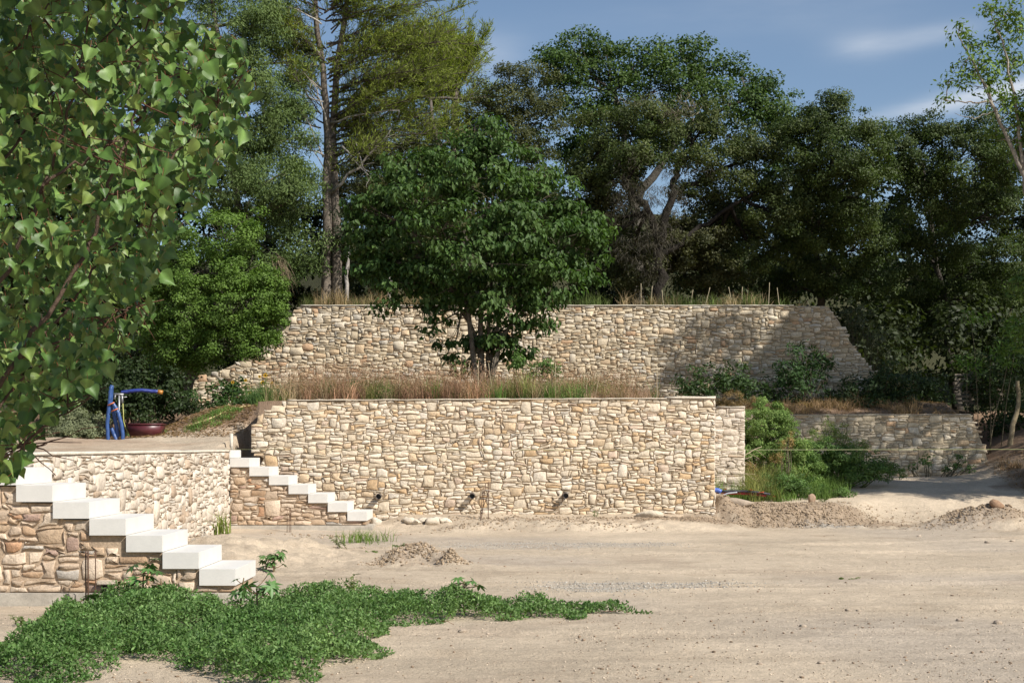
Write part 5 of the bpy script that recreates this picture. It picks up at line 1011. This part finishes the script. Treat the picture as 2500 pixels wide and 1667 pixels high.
for (x0, y0, x1, y1) in ((1173, 1278, 1186, 1178), (1171, 1277, 1180, 1190), (1193, 1270, 1192, 1176), (1176, 1240, 1195, 1196)): rod(t, P(x0, y0, Y) - [0, 0, .05], P(x1, y1, Y + .1), .008, wob=.03)
for yy in (1192, 1210, 1225): rod(t, P(1178, yy, Y - .02), P(1195, yy - 3, Y), .004)
# drain mouth of the near flight with a black hose
t = thing('drain_hose', 'black ribbed drain hose coming out of the square hole in the near flight', 'hose')
acc = Acc(); hp = path([P(262, 1445, 13.0), P(262, 1462, 12.9), P(245, 1483, 12.7)], 5, .0, 3); acc.add(*tube(hp, .032, 10), (.03, .03, .034))
for i in range(0, len(hp) - 1): acc.add(*tube([hp[i], hp[i] + (hp[i + 1] - hp[i]) * .4], .036, 10), (.03, .03, .034))
link('hose', acc.mesh('hose', True), t, M['plastic'])
V, Fc = boxm(*[float(v_) for v_ in (P(248, 0, 12.98)[0], P(272, 0, 12.98)[0], 12.975, 13.05, P(0, 1450, 12.98)[2], P(0, 1428, 12.98)[2])]); link('drain_mouth_dark', npmesh('drain_mouth_dark', V, Fc, np.broadcast_to((.02, .015, .012), (8, 3))), ns, M['clod'])  # solid near-black box; its colour stands for shade in the open hole
me = bevel_block(P(236, 0, 12.97)[0], P(284, 0, 12.97)[0], 12.955, 13.1, P(0, 1427, 12.97)[2], P(0, 1417, 12.97)[2], .008); me.color_attributes.new('tint', 'FLOAT_COLOR', 'POINT').data.foreach_set('color', np.tile([.50, .42, .33, 1], len(me.vertices))); link('lintel_stone', me, ns, M['stone'])
# white stake and the taut string
t = thing('stake', 'short pale wooden stake at the top of the far flight', 'stake'); Y = 25.45
a = P(565, 1101, Y); V, Fc = boxm(a[0] - .028, a[0] + .028, Y - .02, Y + .02, 1.38, P(0, 1058, Y)[2]); link('post', npmesh('post', V, Fc, np.broadcast_to((.55, .50, .42), (8, 3))), t, M['clod'])
t = thing('mason_string', 'taut yellow-green mason string stretched across the whole yard', 'string'); acc = Acc()
acc.add(*tube([[XL - .1, 24.2, 1.475], [1.0, 25.0, 1.462], [4.2, 25.5, 1.462], [14, 27.5, 1.475]], .0032, 5), (.36, .38, .17)); link('cord', acc.mesh('cord', True), t, M['plastic'])
acc = Acc(); acc.add(*tube([[14, 27.5, .2], [14, 27.5, 1.6]], .02, 6), (.3, .22, .15)); link('peg', acc.mesh('peg'), t, M['clod'])
# blue ribbed hoses standing up by the dark thicket; blue darkened to stand for shade
t = thing('conduit_bundle', 'bundle of blue ribbed conduits standing up from the left terrace, tied with orange tape', 'conduits'); Y = 26.6
def ribbed(pts, r, col, n=None):
    pts = np.array(pts, float); L = np.sum(np.linalg.norm(np.diff(pts, axis=0), axis=1)); n = n or int(L / .022); s = np.concatenate([[0], np.cumsum(np.linalg.norm(np.diff(pts, axis=0), axis=1))]); tt = np.linspace(0, s[-1], n)
    p = np.stack([np.interp(tt, s, pts[:, k]) for k in range(3)], 1); return tube(p, r * (1 + .09 * (np.arange(n) % 2)), 9)
for k, pp in enumerate((((264, 1070), (262, 1030), (268, 985), (271, 945)), ((285, 1070), (278, 1060), (272, 1045)), ((288, 1070), (283, 1030), (276, 1005), (272, 985)), ((301, 1070), (297, 1035), (288, 1005), (276, 984)), ((270, 990), (272, 960), (273, 940)))):
    acc = Acc(); acc.add(*ribbed(path([P(x, y + (6 if i == 0 else 0), Y + .05 * (k % 3)) for i, (x, y) in enumerate(pp)], 6, .003, 20 + k), .036, None), (.03, .075, .22)); link('conduit', acc.mesh('conduit', True), t, M['plastic'])
acc = Acc(); acc.add(*ribbed(path([P(296, 958, 27.4), P(340, 952, 27.4), P(386, 956, 27.5)], 8, .002, 28), .036, None), (.025, .04, .20)); link('conduit', acc.mesh('conduit', True), t, M['plastic'])
acc = Acc(); acc.add(*tube([P(386, 956, 27.5), P(397, 958, 27.5)], .045, 10), (.40, .17, .03)); link('end_cap', acc.mesh('end_cap', True), t, M['plastic'])
for (x, y) in ((271, 985), (280, 1000)):
    acc = Acc(); acc.add(*tube([P(x - 8, y + 4, Y - .06), P(x + 8, y - 3, Y - .06)], .014, 5), (.50, .13, .04)); link('tape', acc.mesh('tape'), t, M['plastic'])
t = thing('water_tap', 'grey metal valve assembly on a short pipe beside the blue conduits', 'valve'); Y = 27.0
acc = Acc(); acc.add(*tube([P(290, 1050, Y), P(291, 965, Y)], .022, 7)); acc.add(*tube([P(278, 962, Y), P(302, 963, Y)], .025, 7)); acc.add(*tube([P(282, 962, Y), P(280, 975, Y)], .018, 7)); link('pipework', acc.mesh('pipework', True), t, M['metal'])
acc = Acc(); acc.add(*tube([P(298, 964, Y), P(299, 985, Y)], .022, 7)); acc.add(*tube([P(292, 969, Y), P(310, 969, Y)], .010, 5)); link('handle', acc.mesh('handle', True), t, M['metal'])
t = thing('garden_hose', 'thin yellow-green hose hanging from the valve down to the grass', 'hose'); acc = Acc()
gz = lambda x, y: [x, y, float(G(x, y)) + .012]
hh = [P(300, 985, 26.95), P(301, 1010, 26.9), P(302, 1030, 26.9), P(308, 1048, 26.9)]; hh += [gz((x - CX) * y / F, y) for x, y in ((322, 26.9), (345, 27.0), (370, 27.1))]; acc.add(*tube(path(hh, 5, .002, 4), .011, 6), (.36, .36, .10)); link('hose', acc.mesh('hose', True), t, M['plastic'])
t = thing('garden_hose', 'long pale yellow hose lying across the bank left of the main wall', 'hose'); acc = Acc()
hh = [gz((x - CX) * y / F, y) for x, y in ((612, 28.5), (585, 28.3), (560, 28.0), (540, 27.8), (515, 27.6), (490, 27.5), (470, 27.4), (455, 27.35))]; acc.add(*tube(path(hh, 6, .003, 5), .013, 6), (.66, .56, .26)); link('hose', acc.mesh('hose', True), t, M['plastic'])
# red tub; body and rim reds are darkened to stand for shade
t = thing('mortar_tub', 'red rectangular mortar tub, shade put into its colour, standing by the blue conduits', 'tub'); Y = 27.0
c = P(357, 1052, Y); x0, x1 = P(318, 0, Y)[0], P(398, 0, Y)[0]; zb = float(G(c[0], Y)) - .01; hw = (x1 - x0) / 2; cx = (x0 + x1) / 2; Ht = .24; dp = .22
def frus(w0, d0, w1, d1, z0, z1): return np.array([[cx - w0, Y - d0, z0], [cx + w0, Y - d0, z0], [cx + w0, Y + d0, z0], [cx - w0, Y + d0, z0], [cx - w1, Y - d1, z1], [cx + w1, Y - d1, z1], [cx + w1, Y + d1, z1], [cx - w1, Y + d1, z1]])
Vo = frus(hw * .86, dp * .82, hw, dp, zb, zb + Ht); Vi = frus(hw * .82, dp * .78, hw - .025, dp - .025, zb + .015, zb + Ht)
V = np.concatenate([Vo, Vi]); Fq = [[0, 3, 2, 1]] + [[i, (i + 1) % 4, 4 + (i + 1) % 4, 4 + i] for i in range(4)] + [[4 + i, 4 + (i + 1) % 4, 12 + (i + 1) % 4, 12 + i] for i in range(4)] + [[8 + (i + 1) % 4, 8 + i, 12 + i, 12 + (i + 1) % 4] for i in range(4)] + [[8, 9, 10, 11]]
link('body', npmesh('body', V, np.array(Fq), np.broadcast_to((.085, .018, .022), (16, 3))), t, M['plastic'])
acc = Acc()
for a, b in (((-1, -1), (1, -1)), ((1, -1), (1, 1)), ((1, 1), (-1, 1)), ((-1, 1), (-1, -1))): acc.add(*tube([[cx + a[0] * (hw + .005), Y + a[1] * (dp + .005), zb + Ht], [cx + b[0] * (hw + .005), Y + b[1] * (dp + .005), zb + Ht]], .014, 6), (.10, .022, .026))
link('rim', acc.mesh('rim', True), t, M['plastic'])
# red and blue conduits on the right bank
Y = 27.4
for k, (pts, col, r, lab) in enumerate((
    (((1750, 1204), (1780, 1203), (1830, 1205), (1870, 1209)), (.30, .03, .03), .026, 'red corrugated conduit lying along the top of the right bank'),
    (((1752, 1200), (1790, 1198), (1840, 1200), (1880, 1206)), (.03, .03, .04), .022, 'black pipe lying behind the red conduit on the right bank'),
    (((1740, 1196), (1752, 1196), (1760, 1200)), (.06, .12, .42), .045, 'short blue conduit end sticking out at the corner of the main wall'),
    (((1756, 1212), (1775, 1204), (1800, 1201)), (.35, .37, .42), .014, 'thin grey cable curving over the red conduit'))):
    t = thing('conduit', lab, 'conduit', (0, 0, 0), None); acc = Acc(); pth = path([P(x, y, Y - .05 * k) for x, y in pts], 6, .002, 50 + k)
    pth[:, 2] = np.maximum(pth[:, 2], G(pth[:, 0], pth[:, 1]) + r * .6); acc.add(*ribbed(pth, r, None), col); link('pipe', acc.mesh('pipe', True), t, M['plastic'])
for k, (x, y) in enumerate(((1768, 1194), (1862, 1202), (1888, 1210), (1832, 1196))):
    t = thing('tape_scrap', ['orange tape scrap at the left end of the red conduit', 'orange tape scrap at the right end of the red conduit', 'rightmost orange tape scrap on the right bank', 'orange tape scrap behind the middle of the red conduit'][k], 'tape', (0, 0, 0), 'orange tape scraps'); c = P(x, y, 27.3); c[2] = max(c[2], float(G(c[0], c[1])) + .03); V = c + R.normal(size=(6, 3)) * [.035, .03, .015]; link('strip', npmesh('strip', V, np.array([[0, 1, 2], [1, 2, 3], [2, 3, 4], [3, 4, 5]]), np.broadcast_to((.42, .09, .03), (6, 3))), t, M['plastic'])
# wooden slatted panel in the far shade
t = thing('wooden_fence', 'weathered slatted wooden panel in the deep shade at the right', 'fence'); Y = 36.6
xa, xb = P(2340, 0, Y)[0], P(2368, 0, Y)[0]
zt, zq = P(0, 908, Y)[2], float(G(xb, Y)) - .1
for k in range(8):
    z = zt - .05 - k * .115; me = bevel_block(xa - .1, xb, Y, Y + .025, z - .07, z, .004); link('slat', me, t, M['wood'])
me = bevel_block(xb, xb + .09, Y - .03, Y + .06, zq, zt + .03, .006); link('post', me, t, M['wood'])
for k in range(7):
    z = zt - .05 - k * .13; me = bevel_block(xb + .09, xb + .9, Y, Y + .025, z - .06, z, .004); link('slat', me, t, M['wood'])
# ------------------------------------------------------------------ rocks, slab, clods, pebbles
def ico():
    import bmesh
    bm = bmesh.new(); bmesh.ops.create_icosphere(bm, subdivisions=1, radius=1); V = np.array([v_.co[:] for v_ in bm.verts]); Fc = np.array([[v_.index for v_ in f.verts] for f in bm.faces]); bm.free(); return V, Fc
IV, IF = ico(); 
import bmesh
_b = bmesh.new(); bmesh.ops.create_icosphere(_b, subdivisions=2, radius=1); IV2 = np.array([v_.co[:] for v_ in _b.verts]); IF2 = np.array([[v_.index for v_ in f.verts] for f in _b.faces]); _b.free()
def rock(V, rng, size, ang=.35):
    d = nrm(rng.normal(size=(7, 3))); h = rng.uniform(.42, .85, 7); W = V.copy() * (1 + .12 * rng.normal(size=(len(V), 1)))
    for k in range(7): s = W @ d[k]; W = W - np.outer(np.maximum(s - h[k], 0), d[k])
    return W * np.array(size)
rk = np.random.default_rng(21)
for k, (px, py, s) in enumerate(((990, 1262, .10), (1003, 1266, .13), (1016, 1270, .14), (1030, 1266, .10), (1045, 1262, .09), (1052, 1272, .17), (1072, 1272, .15), (1082, 1276, .12), (1096, 1268, .09), (1035, 1278, .11), (1010, 1280, .07), (1062, 1262, .10))):
    Y = 25.0 + .2 * rk.random(); x = (px - CX) * Y / F; W = rock(IV2, rk, (s, s * .8, s * .6)) + [x, Y, float(G(x, Y)) + s * .25]
    o = link('loose_stone', npmesh('loose_stone', W, IF2, np.broadcast_to(np.array((.60, .52, .41)) * rk.uniform(.8, 1.1), (len(W), 3))), None, M['stone']); tag(o, ['leftmost', 'large second', 'third', 'fourth', 'small fifth', 'biggest middle', 'long right', 'lower right', 'rightmost', 'front middle', 'small front left', 'back middle'][k] + ' pale broken stone in the rubble heap at the main wall foot', 'stone', 'rubble heap stones')
def one_rock(label, px, Y, size, col, dz=.2, name='boulder', cat='boulder'):
    x = (px - CX) * Y / F; W = rock(IV2, rk, size) + [x, Y, float(G(x, Y)) + size[2] * dz]; o = link(name, npmesh(name, W, IF2, np.broadcast_to(col, (len(W), 3))), None, M['stone']); tag(o, label, cat)
one_rock('brown upright boulder on top of the right bank', 1983, 27.2, (.10, .10, .16), (.34, .235, .16))
one_rock('rounded brown boulder on the earth heap at the far right', 2433, 24.9, (.17, .14, .11), (.30, .19, .12), .3)
one_rock('flat pale slab embedded at the foot of the main wall, right of the third drain', 1583, 25.55, (.30, .14, .10), (.56, .48, .37), .3, 'stone_slab', 'slab')
one_rock('second flat slab half under the pale slab at the wall foot', 1640, 25.6, (.22, .12, .07), (.44, .34, .24), .2, 'stone_slab', 'slab')
one_rock('big slanted brown stone half buried in the bank at the main wall corner', 1800, 26.35, (.34, .18, .12), (.36, .29, .22), .2)
one_rock('angular stone beside the lowest far step', 918, 24.9, (.13, .12, .15), (.55, .48, .39), .2)
for k, (px, py, s) in enumerate(((785, 1340, .03), (1128, 1541, .035), (2410, 1326, .05), (2243, 1310, .05), (2470, 1322, .04), (2433, 1527, .05), (2070, 1495, .045), (2095, 1495, .03), (2345, 1521, .04), (2035, 1255, .06), (2090, 1530, .02), (1962, 1530, .03), (1855, 1622, .02), (2005, 1620, .03), (1190, 1543, .02))):
    g = ground_px(px, py); W = rock(IV, rk, (s * 1.2, s, s * .6)) + [g[0], g[1], float(G(*g)) + s * .2]; o = link('loose_rock', npmesh('loose_rock', W, IF, np.broadcast_to(np.array((.42, .34, .26)) * rk.uniform(.75, 1.2), (len(W), 3))), None, M['stone']); tag(o, ['tiny stone on the sand below the far stairs', 'angular rock on the yard just below the tongue of ground cover', 'small rock near the right edge under the earth heap', 'pale rock under the right bank', 'pale rock at the right edge beside the earth heap', 'rock lying low at the right part of the yard', 'flat rock pair left member, middle right of the yard', 'flat rock pair right member, middle right of the yard', 'rock left of the low right one', 'rock at the foot of the right bank below the boulder', 'tiny dark stone right of the yard centre', 'tiny dark stone left of the yard centre right', 'tiny stone at the bottom edge, right of centre', 'small stone at the bottom right of the yard', 'tiny stone beside the angular rock below the cover'][k], 'rock', 'small rocks on the yard')
# concrete pad between side wall and near flight
me = bevel_block(P(462, 0, 19.5)[0], P(543, 0, 19.5)[0], 19.5, 20.4, .0, P(0, 1316, 19.5)[2], .02); tag(link('concrete_pad', me, None, M['concrete']), 'pale concrete pad lying between the near flight and the side wall', 'slab')
def strew(name, label, cat, n, fpos, s0, s1, col, cv, seed, flat=.65, mt='clod', sink=.15):
    rng = np.random.default_rng(seed); xy, sc = fpos(n, rng); n = len(xy); s = (s0 + (s1 - s0) * rng.random(n) ** 4) * sc
    var_ = [rock(IV, rng, (1, .85, flat)) for _ in range(12)]; pick = rng.integers(0, 12, n); a = rng.random(n) * 6.28; V = np.stack([var_[k] for k in pick]); c, si = np.cos(a)[:, None], np.sin(a)[:, None]
    V = np.stack([V[..., 0] * c - V[..., 1] * si, V[..., 0] * si + V[..., 1] * c, V[..., 2]], -1) * s[:, None, None]; z = G(xy[:, 0], xy[:, 1]) + s * (.35 - sink)
    V = V + np.stack([xy[:, 0], xy[:, 1], z], 1)[:, None]; t = np.clip(np.array(col) * (1 + cv * rng.normal(size=(n, 1))), .02, 1)
    Fc = (IF[None] + (np.arange(n) * len(IV))[:, None, None]).reshape(-1, 3); o = link(name, npmesh(name, V.reshape(-1, 3), Fc, np.repeat(t, len(IV), 0)), None, M[mt]); return tag(o, label, cat, kind='stuff')
def around(spots):
    w = np.array([s[4] for s in spots], float); w /= w.sum()
    def f(n, rng):
        k = rng.choice(len(spots), n, p=w); S = np.array([s[:4] for s in spots])[k]; return S[:, :2] + rng.normal(size=(n, 2)) * S[:, 2:4] * .6, np.ones(n)
    return f
strew('clods', 'crumbly brown earth clods on the small heaps and the right bank', 'earth clods', 20000, around([(0.6, 25.35, 2.4, .18, 4), (-1.30, 17.55, .36, .26, 4), (-1.65, 17.3, .25, .15, 1.0), (-.80, 17.05, .15, .14, 1.3), (5.0, 26.1, 1.0, .5, 11), (6.3, 26.3, 1.0, .6, 6), (8.6, 25.0, .9, .5, 8), (3.1, 25.3, .9, .22, 3), (-.1, 24.6, .8, .35, 1.6), (1.4, 24.4, .9, .3, 1.6), (-.9, 24.2, .5, .25, .8), (10.3, 25.5, .8, .5, 1.5), (-2.75, 20.8, .7, .35, .9), (-3.1, 23.5, .9, .15, .9), (7.4, 27.0, 1.2, .6, 1.0)]), .004, .032, (.33, .25, .17), .16, 901)
def yard(n, rng):
    Y = 1 / (1 / 24.5 + (1 / 8.3 - 1 / 24.5) * rng.random(n) ** .8); X = (rng.random(n) * 2600 - 50 - CX) * Y / F; k = ~((X < -2.5) & (Y > 12.9)) & (vn(X * 1.1, Y * 1.6, 5) + .5 > rng.random(n) * .8); return np.stack([X[k], Y[k]], 1), np.ones(k.sum())
strew('pebbles', 'scattered pale pebbles and crumbs over the bare yard', 'pebbles', 11000, yard, .003, .014, (.46, .38, .29), .22, 902, .6, 'clod', .1)
strew('crumbs', 'scattered darker earth crumbs over the bare yard', 'earth crumbs', 4200, yard, .004, .020, (.26, .19, .13), .2, 903, .55, 'clod', .12)
strew('gravel', 'grey gravel patches spread on the sandy yard', 'gravel', 7000, around([(.85, 14.8, .65, .42, 4), (1.9, 14.9, .6, .3, 2.0), (.1, 20.9, 1.6, .7, 3), (1.7, 21.0, 1.0, .4, 1.5), (5.9, 25.6, .45, .22, 1.0)]), .005, .015, (.40, .37, .32), .24, 904, .65, 'clod', .05)
def litter(n, rng):
    xy = scatter(poly=[(-8.6, 26.6), (-5.4, 26.6), (-5.4, 28.6), (-7.5, 29.2), (-8.6, 28.5)], n=n, rng=rng); return xy, np.ones(n)
rngl = np.random.default_rng(55); xy, _ = litter(5000, rngl); xy = np.concatenate([xy, scatter(poly=[(4.8, 33.4), (11, 33.4), (11.5, 36.5), (4.0, 36.5)], n=5000, rng=rngl), scatter(poly=[(10.6, 27), (14, 27), (14, 33), (11.3, 32.8)], n=2500, rng=rngl)]); n = len(xy)
V, Fc, m = leaves(np.stack([xy[:, 0], xy[:, 1], G(xy[:, 0], xy[:, 1]) + .01 + .02 * rngl.random(n)], 1), nrm(rdir(n, rngl) * .4 + [0, 0, 1]), nrm(rdir(n, rngl) * [1, 1, .2]), .07, .03); f = rngl.random((n, 1))
tag(link('leaf_litter', npmesh('leaf_litter', V, Fc, np.repeat(np.array((.20, .115, .06)) * (1 - f) + np.array((.40, .27, .17)) * f, m, 0)), None, M['straw']), 'dry brown leaf litter on the left bank and the shaded right terrace', 'leaf litter', kind='stuff')
grassland('dry_brush', 'dry bent brown stalks over the low dappled wall and the far right bank', 'dry brush', [([(4.9, 33.5), (11.0, 33.5), (11.3, 35), (4.9, 35)], 3200, .10, .34, .009, (.27, .18, .10), .3, 1.2, 1.1), ([(8.6, 36.0), (10.6, 36.0), (10.6, 37.0), (8.8, 37.0)], 700, .4, .9, .014, (.38, .30, .17), .25, .5, 1.4), ([(11, 28.5), (13.5, 28), (13, 33), (11.4, 32.8)], 1800, .08, .30, .009, (.33, .22, .14), .3, 1.2, 1.2)], 806)
